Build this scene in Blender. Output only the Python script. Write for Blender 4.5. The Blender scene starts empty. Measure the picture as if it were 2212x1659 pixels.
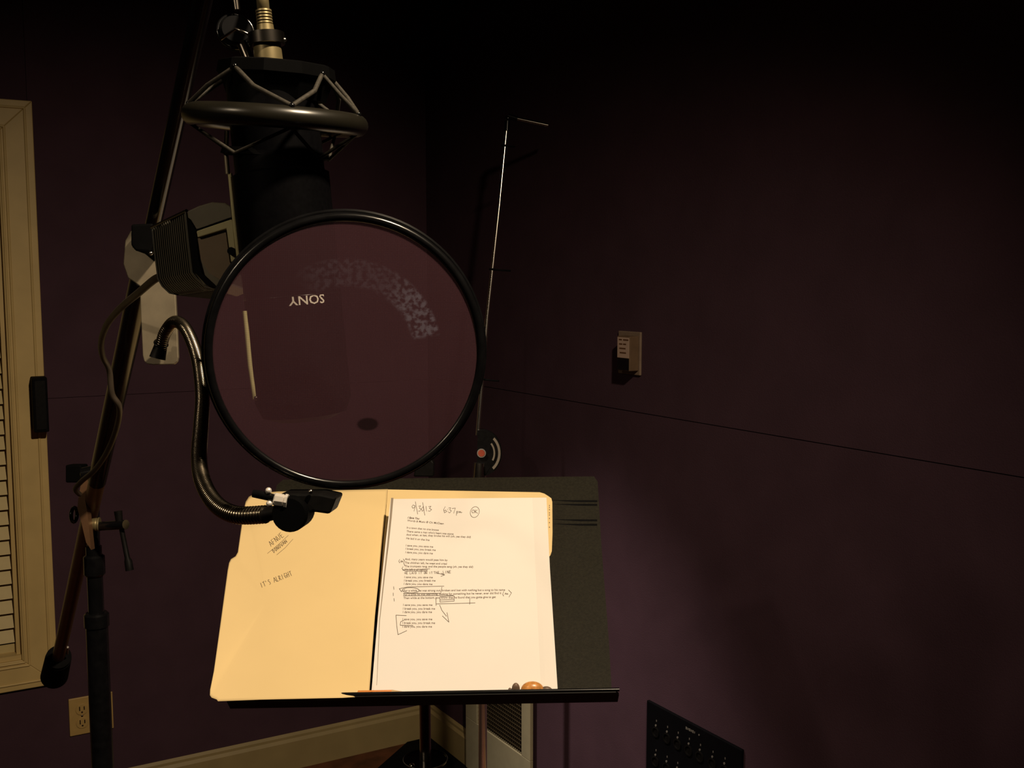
import bpy, bmesh, math, random
from mathutils import Vector, Matrix

random.seed(7)
SC = bpy.context.scene
COL = SC.collection

# ------------------------------------------------------------------ camera
F = 2250.0                       # focal length in pixels of the 2212 x 1659 frame
PITCH = math.radians(5.74)
EYE = Vector((0, 0, 1.52))
RGT = Vector((1, 0, 0))
FWD = Vector((0, math.cos(PITCH), -math.sin(PITCH)))
UPV = Vector((0, math.sin(PITCH), math.cos(PITCH)))
cam_d = bpy.data.cameras.new('camera')
cam_d.sensor_width = 36.0
cam_d.lens = 36.0 * F / 2212.0
cam_d.clip_start = 0.02
cam = bpy.data.objects.new('camera', cam_d)
COL.objects.link(cam)
cam.location = EYE
cam.rotation_euler = (math.radians(90) - PITCH, 0, 0)
SC.camera = cam

# ------------------------------------------------------------------ world, lights, exposure
w = bpy.data.worlds.new('world'); SC.world = w; w.use_nodes = True
w.node_tree.nodes['Background'].inputs[0].default_value = (1, 0.8, 0.6, 1)
w.node_tree.nodes['Background'].inputs[1].default_value = 0.002
SC.view_settings.view_transform = 'Standard'
SC.view_settings.look = 'None'
SC.view_settings.exposure = 0.0
SC.view_settings.gamma = 1.0
SC.view_settings.use_curve_mapping = False


def spot(name, loc, aim, power, size, blend, radius, color):
    l = bpy.data.lights.new(name, 'SPOT')
    l.energy = power; l.spot_size = math.radians(size); l.spot_blend = blend
    l.shadow_soft_size = radius; l.color = color
    o = bpy.data.objects.new(name, l); COL.objects.link(o)
    o.location = loc
    o.rotation_euler = (Vector(aim) - Vector(loc)).to_track_quat('-Z', 'Y').to_euler()
    return o


WARM = (1.0, 0.79, 0.54)
spot('ceiling_spot_key', (0.42, 0.25, 2.55), (-0.38, 1.66, 1.00), 158, 80, 1.0, 0.045, WARM)
spot('ceiling_spot_left', (-1.30, -0.60, 2.50), (-0.34, 0.80, 1.45), 30, 44, 1.0, 0.05, WARM)
spot('ceiling_spot_corner', (-0.95, 2.10, 2.65), (0.25, 2.45, -0.25), 285, 33, 1.0, 0.03, (1.0, 0.84, 0.68))

# ------------------------------------------------------------------ helpers


def P(u, v, d):
    """the point at camera depth d seen at photo position (u, v)"""
    return EYE + RGT * ((u - 1106) / F * d) + UPV * (-(v - 829.5) / F * d) + FWD * d


def ray(u, v):
    return RGT * ((u - 1106) / F) + UPV * (-(v - 829.5) / F) + FWD


def hit(u, v, q, n):
    r = ray(u, v)
    return EYE + r * ((Vector(q) - EYE).dot(n) / r.dot(n))


MATS = {}


def mat(name, col, rough=0.6, metal=0.0, spec=0.5, var=0.12, scale=40.0, bump=0.0, bscale=200.0, coat=0.0):
    if name in MATS:
        return MATS[name]
    m = bpy.data.materials.new(name); m.use_nodes = True
    nt = m.node_tree; b = nt.nodes['Principled BSDF']
    tc = nt.nodes.new('ShaderNodeTexCoord')
    nz = nt.nodes.new('ShaderNodeTexNoise'); nz.inputs['Scale'].default_value = scale
    nz.inputs['Detail'].default_value = 4
    rp = nt.nodes.new('ShaderNodeValToRGB')
    rp.color_ramp.elements[0].position = 0.3; rp.color_ramp.elements[1].position = 0.7
    rp.color_ramp.elements[0].color = tuple(c * (1 - var) for c in col) + (1,)
    rp.color_ramp.elements[1].color = tuple(min(1, c * (1 + var)) for c in col) + (1,)
    nt.links.new(tc.outputs['Object'], nz.inputs['Vector'])
    nt.links.new(nz.outputs['Fac'], rp.inputs['Fac'])
    nt.links.new(rp.outputs['Color'], b.inputs['Base Color'])
    b.inputs['Roughness'].default_value = rough
    b.inputs['Metallic'].default_value = metal
    b.inputs['Specular IOR Level'].default_value = spec
    b.inputs['Coat Weight'].default_value = coat
    if bump > 0:
        n2 = nt.nodes.new('ShaderNodeTexNoise'); n2.inputs['Scale'].default_value = bscale
        bp = nt.nodes.new('ShaderNodeBump'); bp.inputs['Strength'].default_value = bump
        bp.inputs['Distance'].default_value = 0.002
        nt.links.new(tc.outputs['Object'], n2.inputs['Vector'])
        nt.links.new(n2.outputs['Fac'], bp.inputs['Height'])
        nt.links.new(bp.outputs['Normal'], b.inputs['Normal'])
    MATS[name] = m
    return m


OFF = {}          # world offset of the root each object hangs under


def tag(o, label=None, cat=None, group=None, kind=None):
    if label: o['label'] = label
    if cat: o['category'] = cat
    if group: o['group'] = group
    if kind: o['kind'] = kind
    return o


def thing(name, loc, label, cat, group=None, kind=None):
    o = bpy.data.objects.new(name, None); COL.objects.link(o)
    o.empty_display_size = 0.05
    o.location = loc
    OFF[o.name] = Vector(loc)
    return tag(o, label, cat, group, kind)


def frame_of(ax):
    ax = Vector(ax).normalized()
    h = Vector((0, 0, 1)) if abs(ax.z) < 0.9 else Vector((1, 0, 0))
    a = ax.cross(h).normalized(); b = ax.cross(a).normalized()
    return ax, a, b


class MB:
    def __init__(s):
        s.v = []; s.f = []; s.sm = []

    def add(s, vs, fs, smooth=False):
        o = len(s.v); s.v += [Vector(x) for x in vs]
        for f in fs:
            s.f.append([i + o for i in f]); s.sm.append(smooth)
        return s

    def tube(s, pts, r, seg=14, caps=True, smooth=True):
        pts = [Vector(p) for p in pts]; n = len(pts)
        rs = r if isinstance(r, (list, tuple)) else [r] * n
        vs = []; fs = []; prev = None
        for i, p in enumerate(pts):
            t = (pts[min(i + 1, n - 1)] - pts[max(i - 1, 0)])
            if t.length < 1e-9: t = Vector((0, 0, 1))
            t.normalize()
            if prev is None:
                _, a, b = frame_of(t)
            else:
                a = prev - t * prev.dot(t)
                if a.length < 1e-6: _, a, b = frame_of(t)
                a.normalize(); b = t.cross(a)
            prev = a
            for k in range(seg):
                w_ = 2 * math.pi * k / seg
                vs.append(p + (a * math.cos(w_) + b * math.sin(w_)) * rs[i])
        for i in range(n - 1):
            for k in range(seg):
                k2 = (k + 1) % seg
                fs.append([i * seg + k, i * seg + k2, (i + 1) * seg + k2, (i + 1) * seg + k])
        s.add(vs, fs, smooth)
        if caps:
            for i in (0, n - 1):
                s.add([vs[i * seg + k] for k in range(seg)], [list(range(seg))])
        return s

    def lathe(s, p0, axis, prof, seg=28, smooth=True, caps=True):
        """prof: (distance along the axis, radius); a repeated distance keeps a hard edge"""
        ax, a, b = frame_of(axis); p0 = Vector(p0)
        rings = []
        for (t, r) in prof:
            rings.append([p0 + ax * t + (a * math.cos(2 * math.pi * k / seg) + b * math.sin(2 * math.pi * k / seg)) * r for k in range(seg)])
        for i in range(len(rings) - 1):
            vs = rings[i] + rings[i + 1]
            s.add(vs, [[k, (k + 1) % seg, seg + (k + 1) % seg, seg + k] for k in range(seg)], smooth)
        if caps:
            for r_ in (rings[0], rings[-1]):
                s.add(r_, [list(range(seg))])
        return s

    def torus(s, c, axis, R, r, seg=64, sub=12, ang0=0, ang1=2 * math.pi, ref=None):
        ax, a, b = frame_of(axis)
        if ref is not None:
            a = (Vector(ref) - ax * Vector(ref).dot(ax)).normalized(); b = ax.cross(a)
        full = abs(ang1 - ang0 - 2 * math.pi) < 1e-6
        n = seg if full else seg + 1
        vs = []; fs = []
        for i in range(n):
            w_ = ang0 + (ang1 - ang0) * i / seg
            d = a * math.cos(w_) + b * math.sin(w_)
            for k in range(sub):
                q = 2 * math.pi * k / sub
                vs.append(Vector(c) + d * (R + r * math.cos(q)) + ax * (r * math.sin(q)))
        for i in range(seg):
            i2 = (i + 1) % n
            for k in range(sub):
                k2 = (k + 1) % sub
                fs.append([i * sub + k, i2 * sub + k, i2 * sub + k2, i * sub + k2])
        return s.add(vs, fs, True)

    def prism(s, poly, ext):
        """a flat outline (3-D points) thickened by the vector ext"""
        poly = [Vector(p) for p in poly]; e = Vector(ext); n = len(poly)
        s.add(poly + [p + e for p in poly],
              [list(range(n))[::-1], list(range(n, 2 * n))] + [[i, (i + 1) % n, n + (i + 1) % n, n + i] for i in range(n)])
        return s

    def box(s, c, x, y, z, hx, hy, hz):
        c = Vector(c); x = Vector(x) * hx; y = Vector(y) * hy; z = Vector(z) * hz
        vs = [c + x * i + y * j + z * k for i in (-1, 1) for j in (-1, 1) for k in (-1, 1)]
        return s.add(vs, [[0, 1, 3, 2], [4, 6, 7, 5], [0, 4, 5, 1], [2, 3, 7, 6], [0, 2, 6, 4], [1, 5, 7, 3]])

    def hexa(s, a4, b4):
        return s.add(list(a4) + list(b4), [[3, 2, 1, 0], [4, 5, 6, 7]] + [[i, (i + 1) % 4, 4 + (i + 1) % 4, 4 + i] for i in range(4)])

    def ball(s, c, r, seg=16, rings=10, squash=(1, 1, 1)):
        bm = bmesh.new(); bmesh.ops.create_uvsphere(bm, u_segments=seg, v_segments=rings, radius=r)
        bm.verts.ensure_lookup_table()
        vs = [Vector(c) + Vector((v.co.x * squash[0], v.co.y * squash[1], v.co.z * squash[2])) for v in bm.verts]
        fs = [[v.index for v in f.verts] for f in bm.faces]
        bm.free()
        return s.add(vs, fs, True)

    def build(s, name, material, parent=None, label=None, cat=None, group=None, kind=None, bevel=0):
        off = OFF[parent.name] if parent else None
        if off is None:
            xs = [v.x for v in s.v]; ys = [v.y for v in s.v]; zs = [v.z for v in s.v]
            off = Vector(((min(xs) + max(xs)) / 2, (min(ys) + max(ys)) / 2, min(zs)))
        me = bpy.data.meshes.new(name)
        me.from_pydata([tuple(v - off) for v in s.v], [], s.f)
        me.polygons.foreach_set('use_smooth', s.sm)
        bm = bmesh.new(); bm.from_mesh(me)
        bmesh.ops.recalc_face_normals(bm, faces=bm.faces)
        bm.to_mesh(me); bm.free()
        me.materials.append(material); me.update()
        o = bpy.data.objects.new(name, me); COL.objects.link(o)
        if parent: o.parent = parent
        else: o.location = off
        OFF[o.name] = off
        if bevel:
            md = o.modifiers.new('bevel', 'BEVEL'); md.width = bevel; md.segments = 2; md.limit_method = 'ANGLE'
        return tag(o, label, cat, group, kind)


def smooth_path(pts, per=8):
    pts = [Vector(p) for p in pts]; out = []
    for i in range(len(pts) - 1):
        p0 = pts[max(i - 1, 0)]; p1 = pts[i]; p2 = pts[i + 1]; p3 = pts[min(i + 2, len(pts) - 1)]
        for k in range(per):
            t = k / per
            out.append(0.5 * ((2 * p1) + (p2 - p0) * t + (2 * p0 - 5 * p1 + 4 * p2 - p3) * t * t + (3 * p1 - p0 - 3 * p2 + p3) * t ** 3))
    out.append(pts[-1])
    return out


def text_geo(txt, shear=0.0, bold=0.0):
    """outline of a line of print as flat triangles: vertices (x, y) and faces"""
    c = bpy.data.curves.new('t', 'FONT'); c.body = txt; c.resolution_u = 2; c.shear = shear; c.offset = bold
    c.fill_mode = 'FRONT'
    o = bpy.data.objects.new('t', c)
    me = bpy.data.meshes.new_from_object(o)
    vs = [(v.co.x, v.co.y) for v in me.vertices]; fs = [list(p.vertices) for p in me.polygons]
    bpy.data.objects.remove(o); bpy.data.curves.remove(c); bpy.data.meshes.remove(me)
    return vs, fs


# ------------------------------------------------------------------ materials
M_WALL = mat('wall_fabric', (0.056, 0.030, 0.043), 0.95, spec=0.1, var=0.08, scale=9, bump=0.25, bscale=350)
M_CEIL = mat('ceiling_paint', (0.05, 0.04, 0.04), 0.95, spec=0.1)
M_FLOOR = mat('dark_wood_floor', (0.10, 0.030, 0.014), 0.4, spec=0.4, var=0.45, scale=18)
M_TRIM = mat('cream_paint', (0.52, 0.38, 0.16), 0.5, spec=0.35, var=0.06, scale=14)
M_BASE = mat('baseboard_paint', (0.28, 0.215, 0.10), 0.5, spec=0.3, var=0.06, scale=14)
M_VENT = mat('vent_paint', (0.30, 0.27, 0.18), 0.5, spec=0.3, var=0.05)
M_SLAT = mat('blind_slat_cream', (0.50, 0.40, 0.19), 0.5, spec=0.3, var=0.05)
M_DARK = mat('dark_gap', (0.02, 0.012, 0.008), 0.9, spec=0.1)
M_BLACK = mat('black_satin_metal', (0.004, 0.004, 0.0045), 0.22, spec=0.4, var=0.3, scale=90)
M_BLACKG = mat('black_gloss', (0.004, 0.004, 0.0045), 0.15, spec=0.5, var=0.2)
M_VOID = mat('dead_black', (0.0016, 0.0016, 0.0018), 0.7, spec=0.03, var=0.2)
M_BLACKM = mat('black_matt_plastic', (0.004, 0.0037, 0.0037), 0.5, spec=0.1, var=0.3, scale=120)
M_RUBBER = mat('black_rubber', (0.0035, 0.0035, 0.004), 0.8, spec=0.06, var=0.3)
M_NICKEL = mat('bright_nickel', (0.85, 0.80, 0.74), 0.4, metal=0.5, var=0.03)
M_SATIN = mat('satin_chrome', (0.80, 0.72, 0.64), 0.28, metal=1, var=0.05)
M_CHROME = mat('chrome', (0.75, 0.70, 0.64), 0.20, metal=1, var=0.06)
M_DCHROME = mat('dark_chrome', (0.30, 0.27, 0.24), 0.22, metal=1, var=0.12)
M_STEEL = mat('brushed_steel_plate', (0.20, 0.17, 0.12), 0.50, metal=0.6, var=0.12, scale=60)
M_BRASS = mat('dull_brass', (0.21, 0.17, 0.085), 0.42, metal=0.6, var=0.12, scale=60)
M_GREYPAINT = mat('grey_enamel', (0.12, 0.105, 0.07), 0.42, spec=0.4, var=0.15)
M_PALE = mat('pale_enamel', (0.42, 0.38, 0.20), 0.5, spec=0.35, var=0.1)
M_DESK = mat('black_powder_coat', (0.014, 0.0125, 0.008), 0.6, spec=0.16, var=0.25, scale=300, bump=0.15, bscale=900)
M_MANILA = mat('manila_card', (0.80, 0.61, 0.31), 0.75, spec=0.2, var=0.035, scale=7, bump=0.05, bscale=60)
M_PAPER = mat('white_paper', (0.84, 0.80, 0.76), 0.8, spec=0.15, var=0.02, scale=8, bump=0.04, bscale=40)
M_INK = mat('printed_ink', (0.17, 0.13, 0.11), 0.8, spec=0.1, var=0.2)
M_PEN = mat('pen_ink', (0.11, 0.08, 0.06), 0.7, spec=0.1, var=0.2)
M_GREYINK = mat('photocopy_grey', (0.30, 0.25, 0.20), 0.8, spec=0.1, var=0.1)
M_IVORY = mat('ivory_plastic', (0.42, 0.28, 0.10), 0.45, spec=0.4, var=0.05)
M_WHITEP = mat('pale_plastic', (0.19, 0.135, 0.10), 0.5, spec=0.3, var=0.1)
M_CARD = mat('label_card', (0.42, 0.30, 0.24), 0.7, spec=0.2, var=0.05)
M_CABLE = mat('cable_jacket', (0.035, 0.026, 0.018), 0.5, spec=0.4, var=0.2)
M_CORD = mat('elastic_cord', (0.028, 0.024, 0.018), 0.7, spec=0.3, var=0.4, scale=500)
M_ORANGE = mat('orange_lacquer', (0.72, 0.24, 0.04), 0.4, spec=0.5, var=0.1)
M_CANDY = mat('amber_candy', (0.62, 0.27, 0.07), 0.3, spec=0.6, var=0.35, scale=160)
M_BROWN = mat('brown_wrapper', (0.14, 0.09, 0.06), 0.5, spec=0.4, var=0.4, scale=200)
M_RED = mat('red_badge', (0.32, 0.06, 0.03), 0.5, spec=0.3)
M_GREYP = mat('grey_print', (0.22, 0.19, 0.16), 0.5, spec=0.3)
M_GLASS = mat('night_window_glass', (0.004, 0.004, 0.005), 0.05, spec=0.5)
M_BRICKBROWN = mat('bronze_tube', (0.16, 0.085, 0.045), 0.38, metal=0.5, var=0.15)

# ------------------------------------------------------------------ the room
C0 = P(931.7, 1515.3, 3.482); C0.z = 0.0
TL = Vector((-0.874, -0.486, 0)).normalized()      # along the left wall, away from the corner
TR = Vector((0.534, -0.845, 0)).normalized()       # along the right wall, away from the corner
NL = Vector((0.486, -0.874, 0)).normalized()
NR = Vector((-0.845, -0.534, 0)).normalized()
ZV = Vector((0, 0, 1))
CEIL = 2.75


def WL(u, v, off=0.0):
    return hit(u, v, C0 + NL * off, NL)


def WR(u, v, off=0.0):
    return hit(u, v, C0 + NR * off, NR)


def sl(p): return (p - C0).dot(TL)
def sr(p): return (p - C0).dot(TR)
def LW(s, z, off=0.0): return C0 + TL * s + NL * off + ZV * z
def RW(s, z, off=0.0): return C0 + TR * s + NR * off + ZV * z


LEN_L, LEN_R = 3.6, 5.2
far_l = C0 + TL * LEN_L; far_r = C0 + TR * LEN_R
back = far_l + TR * LEN_R
MB().prism([C0 - TL * 0.1 - TR * 0.1, far_l, back, far_r], (0, 0, -0.1)).build('floor', M_FLOOR, kind='structure', label='dark reddish wood floor of the booth')
MB().prism([C0 + ZV * CEIL, far_l + ZV * CEIL, back + ZV * CEIL, far_r + ZV * CEIL], (0, 0, 0.1)).build('ceiling', M_CEIL, kind='structure', label='dark ceiling above the booth')

seam_zr = WR(1200, 860).z
seam_zl = WL(190, 856).z

# window opening in left wall coordinates
p_out = WL(94, 812); p_in = WL(17, 812)
win_top = WL(30, 218).z; win_bot = WL(35, 1486).z
s_out = sl(WL(94, 812)); s_in = sl(p_in)
CW = s_in - s_out                                   # casing width
WIN_W = 0.95                                        # clear width, most of it beyond the frame
s_far = s_in + WIN_W
z_in0 = win_bot + CW * 0.95; z_in1 = win_top - CW

wl = MB()
wl.prism([LW(-0.1, 0), LW(s_in, 0), LW(s_in, CEIL), LW(-0.1, CEIL)], -NL * 0.1)
wl.prism([LW(s_far, 0), LW(LEN_L, 0), LW(LEN_L, CEIL), LW(s_far, CEIL)], -NL * 0.1)
wl.prism([LW(s_in, 0), LW(s_far, 0), LW(s_far, z_in0), LW(s_in, z_in0)], -NL * 0.1)
wl.prism([LW(s_in, z_in1), LW(s_far, z_in1), LW(s_far, CEIL), LW(s_in, CEIL)], -NL * 0.1)
WALL_L = wl.build('wall_left', M_WALL, kind='structure', label='dark maroon wall with the window')
WALL_R = MB().prism([RW(-0.1, 0), RW(LEN_R, 0), RW(LEN_R, CEIL), RW(-0.1, CEIL)], -NR * 0.1).build('wall_right', M_WALL, kind='structure', label='dark maroon wall right of the corner')
MB().prism([far_l, back, back + ZV * CEIL, far_l + ZV * CEIL], TL * 0.1).build('wall_back_left', M_WALL, kind='structure')
MB().prism([far_r, back, back + ZV * CEIL, far_r + ZV * CEIL], TR * 0.1).build('wall_back_right', M_WALL, kind='structure')

# fabric panels on the walls: an upper and a lower field with an open joint between them
PT = 0.006
def field(parent, W, segs, name='fabric_panel'):
    for (a, b, z0, z1) in segs:
        MB().prism([W(a, z0), W(b, z0), W(b, z1), W(a, z1)], (NL if W is LW else NR) * PT).build(name, M_WALL, parent)
G = 0.0011
field(WALL_R, RW, [(0.006, LEN_R, 0.1, seam_zr - G), (0.006, LEN_R, seam_zr + G, CEIL)])
field(WALL_L, LW, [(0.006, s_out + 0.01, 0.1, seam_zl - G * 0.6), (0.006, s_out + 0.01, seam_zl + G * 0.6, CEIL), (s_out + 0.01, LEN_L, 0.1, win_bot + 0.01)])

# baseboards with a moulded top
BBH = 0.115
def baseboard(name, W, n, a, b, label):
    m = MB()
    prof = [(0, 0), (0.018, 0), (0.018, BBH * 0.78), (0.012, BBH * 0.86), (0.012, BBH * 0.93), (0.007, BBH), (0, BBH)]
    m.prism([W(a, z, t) for t, z in prof], W(b, 0) - W(a, 0))
    return m.build(name, M_BASE, kind='structure', label=label)
baseboard('baseboard_left', LW, NL, 0.0, LEN_L, 'cream baseboard along the wall under the window')
baseboard('baseboard_right', RW, NR, 0.0, LEN_R, 'cream baseboard along the wall right of the corner')

# ------------------------------------------------------------------ window
WIN = thing('window_1', LW((s_out + s_far + CW) / 2, win_bot), 'cream cased window with closed blind at the left edge', None, kind='structure')
def casing_piece(a, b, c, d, name='casing'):
    m = MB()
    m.prism([LW(*a), LW(*b), LW(*c), LW(*d)], NL * 0.022)
    return m.build(name, M_TRIM, WIN, bevel=0.002)
so, si, s2i, s2o = s_out, s_in, s_far, s_far + CW
casing_piece((so, win_bot), (si, z_in0), (si, z_in1), (so, win_top))
casing_piece((s2o, win_bot), (s2i, z_in0), (s2i, z_in1), (s2o, win_top))
casing_piece((so, win_top), (si, z_in1), (s2i, z_in1), (s2o, win_top))
casing_piece((so, win_bot), (si, z_in0), (s2i, z_in0), (s2o, win_bot))
def bead(t, name='bead'):                          # raised line running round the casing, t = 0 outer edge .. 1 inner edge
    a = so + CW * t; b = s2o - CW * t; z0 = win_bot + (z_in0 - win_bot) * t; z1 = win_top - (win_top - z_in1) * t
    m = MB(); w_ = 0.0035
    for (p, q) in (((a, z0), (a, z1)), ((a, z1), (b, z1)), ((b, z1), (b, z0)), ((b, z0), (a, z0))):
        m.tube([LW(p[0], p[1], 0.022), LW(q[0], q[1], 0.022)], w_, 8)
    return m.build(name, M_TRIM, WIN)
bead(0.22); bead(0.92); bead(0.80)
jm = MB()
for (a, b) in (((si, z_in0), (si, z_in1)), ((s2i, z_in0), (s2i, z_in1))):
    jm.prism([LW(a[0], a[1], 0.0), LW(b[0], b[1], 0.0), LW(b[0], b[1], -0.1), LW(a[0], a[1], -0.1)], TL * (0.012 if a[0] == si else -0.012))
jm.prism([LW(si, z_in1, 0), LW(s2i, z_in1, 0), LW(s2i, z_in1, -0.1), LW(si, z_in1, -0.1)], -ZV * 0.012)
jm.build('jamb', M_TRIM, WIN)
MB().prism([LW(si, z_in0, 0.012), LW(s2i, z_in0, 0.012), LW(s2i, z_in0, -0.1), LW(si, z_in0, -0.1)], ZV * 0.012).build('sill', M_TRIM, WIN)
MB().prism([LW(si, z_in0, -0.095), LW(s2i, z_in0, -0.095), LW(s2i, z_in1, -0.095), LW(si, z_in1, -0.095)], NL * 0.004).build('pane', M_GLASS, WIN)

sb0 = sl(WL(29, 1200, -0.03)); sb1 = s2i - 0.03
zs_bot = WL(20, 1386, -0.03).z; pitch = WL(10, 1230, -0.03).z - WL(10, 1262, -0.03).z
BL = thing('window_blind', LW((sb0 + sb1) / 2, z_in0 + 0.012, -0.04), 'closed cream slatted blind hanging inside the window', 'blind')
z = zs_bot
first = None
while z < z_in1 - 0.05:
    if first is None:
        m = MB(); hb = pitch * 0.98
        m.prism([LW(sb0, z, -0.018), LW(sb0, z, -0.021), LW(sb0, z + hb, -0.040), LW(sb0, z + hb, -0.037)], TL * (sb1 - sb0))
        first = m.build('slat', M_SLAT, BL); z00 = z
    else:
        c = first.copy(); COL.objects.link(c); c.location = (0, 0, z - z00)
    z += pitch
MB().prism([LW(sb0 + 0.004, zs_bot - 0.030, -0.024), LW(sb1, zs_bot - 0.030, -0.024), LW(sb1, zs_bot - 0.006, -0.024), LW(sb0 + 0.004, zs_bot - 0.006, -0.024)], -NL * 0.02).build('bottom_rail', M_SLAT, BL)
MB().prism([LW(sb0 - 0.01, z_in1 - 0.055, -0.015), LW(sb1, z_in1 - 0.055, -0.015), LW(sb1, z_in1 - 0.012, -0.015), LW(sb0 - 0.01, z_in1 - 0.012, -0.015)], -NL * 0.05).build('head_rail', M_SLAT, BL)

# black box on the wall that overlaps the casing
q0 = WL(66, 815, 0.075); q1 = WL(98, 934, 0.075)
a0 = sl(WL(104, 870, 0.075)); a1 = sl(WL(71, 870, 0.075)); zt = WL(80, 816, 0.075).z; zb = WL(90, 934, 0.075).z
BX = thing('wall_speaker', LW((a0 + a1) / 2, zb, 0.02), 'small black box fixed on the wall over the window casing', 'speaker')
MB().prism([LW(a0, zb, 0.023), LW(a1, zb, 0.023), LW(a1, zt, 0.023), LW(a0, zt, 0.023)], NL * 0.052).build('case', M_RUBBER, BX, bevel=0.003)
MB().prism([LW(a0 + 0.006, zb + 0.008, 0.075), LW(a1 - 0.006, zb + 0.008, 0.075), LW(a1 - 0.006, zt - 0.008, 0.075), LW(a0 + 0.006, zt - 0.008, 0.075)], NL * 0.003).build('front_cloth', M_BLACKM, BX)

# ------------------------------------------------------------------ power outlet on the left wall
a0 = sl(WL(244, 1540, PT)); a1 = sl(WL(149, 1550, PT)); zt = WL(196, 1501, PT).z; zb = WL(196, 1581, PT).z
OU = thing('power_outlet', LW((a0 + a1) / 2, zb, PT), 'ivory wall outlet plate half hidden behind the stand pole', 'outlet')
pl = MB(); pl.prism([LW(a0, zb, PT), LW(a1, zb, PT), LW(a1, zt, PT), LW(a0, zt, PT)], NL * 0.006); pl.build('cover_plate', M_IVORY, OU, bevel=0.002)
zc = (zt + zb) / 2; wp = a1 - a0
for k, sx in enumerate((a1 - wp * 0.29, a0 + wp * 0.29)):
    for zz in (zc + 0.0195, zc - 0.0195):
        m = MB(); m.lathe(LW(sx, zz, PT + 0.005), NL, [(0, 0.0165), (0.003, 0.0165), (0.0034, 0.015)], 20)
        so_ = m.build('socket', M_IVORY, OU)
        h = MB()
        for dx, hz in ((-0.006, 0.005), (0.006, 0.006)):
            h.box(LW(sx + dx, zz + 0.003, PT + 0.0085), TL, ZV, NL, 0.0014, hz, 0.0005)
        h.lathe(LW(sx, zz - 0.008, PT + 0.008), NL, [(0, 0.0025), (0.001, 0.0025)], 10)
        h.build('slot', M_DARK, so_)
    m = MB(); m.lathe(LW(sx, zc, PT + 0.0055), NL, [(0, 0.003), (0.0015, 0.003), (0.002, 0.002)], 10); m.build('screw', M_DCHROME, OU)

# ------------------------------------------------------------------ air vent at the foot of the right wall
va = sr(WR(1012, 1570, 0.02)); vb = sr(WR(1151, 1580, 0.02))
ga = sr(WR(1036, 1570, 0.02)); gb = sr(WR(1132.5, 1580, 0.02))
gz = WR(1090, 1600, 0.02).z
vz0 = 0.012; vz1 = 0.60; gz1 = vz1 - (gb and (vb - gb))
VT = thing('air_vent', RW((va + vb) / 2, vz0, 0.02), 'pale framed return air grille low on the wall behind the music stand', 'vent')
T0, T1 = 0.0185, 0.030
def vbar(a, b, z0, z1, name='frame_rail'):
    return MB().prism([RW(a, z0, T0), RW(b, z0, T0), RW(b, z1, T0), RW(a, z1, T0)], NR * (T1 - T0)).build(name, M_VENT, VT, bevel=0.0015)
vbar(va, vb, vz0, gz); vbar(va, vb, gz1, vz1); vbar(va, ga, gz, gz1, 'frame_stile'); vbar(gb, vb, gz, gz1, 'frame_stile')
MB().prism([RW(ga, gz, 0.0187), RW(gb, gz, 0.0187), RW(gb, gz1, 0.0187), RW(ga, gz1, 0.0187)], NR * 0.001).build('backing', M_DARK, VT)
m = MB(); n = 26
for i in range(1, n):
    s_ = ga + (gb - ga) * i / n
    m.tube([RW(s_, gz, 0.023), RW(s_, gz1, 0.023)], 0.0011, 6, caps=False)
k = gz
while k < gz1:
    m.tube([RW(ga, k, 0.0245), RW(gb, k, 0.0245)], 0.0011, 6, caps=False); k += 0.0125
m.build('grille_mesh', mat('grille_wire', (0.05, 0.038, 0.02), 0.5, spec=0.3), VT, kind='stuff')

# ------------------------------------------------------------------ black connector panel on the right wall
a0 = sr(WR(1398, 1530, 0.012)); a1 = sr(WR(1603, 1640, 0.012))
zt = WR(1399.5, 1512.5, 0.012).z; zb = zt - 0.30
CP = thing('connector_panel', RW((a0 + a1) / 2, zb, PT), 'black audio connector panel low on the wall with rows of sockets', 'panel')
MB().prism([RW(a0, zb, PT), RW(a1, zb, PT), RW(a1, zt, PT), RW(a0, zt, PT)], NR * 0.008).build('face_plate', mat('panel_black', (0.0025, 0.0025, 0.0035), 0.6, spec=0.05), CP, bevel=0.002)
M_MARK = mat('panel_white_print', (0.12, 0.11, 0.10), 0.6, spec=0.2)
ROW = [1417, 1441, 1464, 1488, 1512, 1539, 1565]
base_z = WR(1417, 1567, 0.014).z
row_dz = base_z - WR(1417, 1631, 0.014).z
for r in range(3):
    zz = base_z - r * row_dz
    if zz < zb + 0.03: break
    for u in ROW:
        s_ = sr(WR(u, 1567 + (u - 1417) * 0.55, 0.014))
        m = MB(); m.lathe(RW(s_, zz - 0.016, PT + 0.007), NR, [(0, 0.0125), (0.004, 0.0125), (0.004, 0.0095), (0.0012, 0.0095)], 20)
        c_ = m.build('socket', M_BLACKM, CP)
        h = MB()
        h.lathe(RW(s_, zz, PT + 0.008), NR, [(0, 0.0026), (0.0014, 0.0026)], 10)
        h.build('screw', M_MARK, c_)
        h = MB(); h.box(RW(s_ + 0.002, zz + 0.012, PT + 0.0083), TR, ZV, NR, 0.0012, 0.0022, 0.0003); h.build('number_mark', M_MARK, c_)
m = MB()
z_t = WR(1489, 1576, 0.014).z; s_t = sr(WR(1483, 1572, 0.014))
for k, hw in enumerate((0.0022, 0.0016, 0.0022, 0.0018, 0.0022, 0.001)):
    m.box(RW(s_t + k * 0.0055, z_t, PT + 0.0083), TR, ZV, NR, hw, 0.0022 if k % 2 else 0.003, 0.0003)
m.lathe(RW(s_t + 0.042, z_t, PT + 0.008), NR, [(0, 0.002), (0.001, 0.002)], 10)
m.build('title_print', M_MARK, CP)

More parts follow.
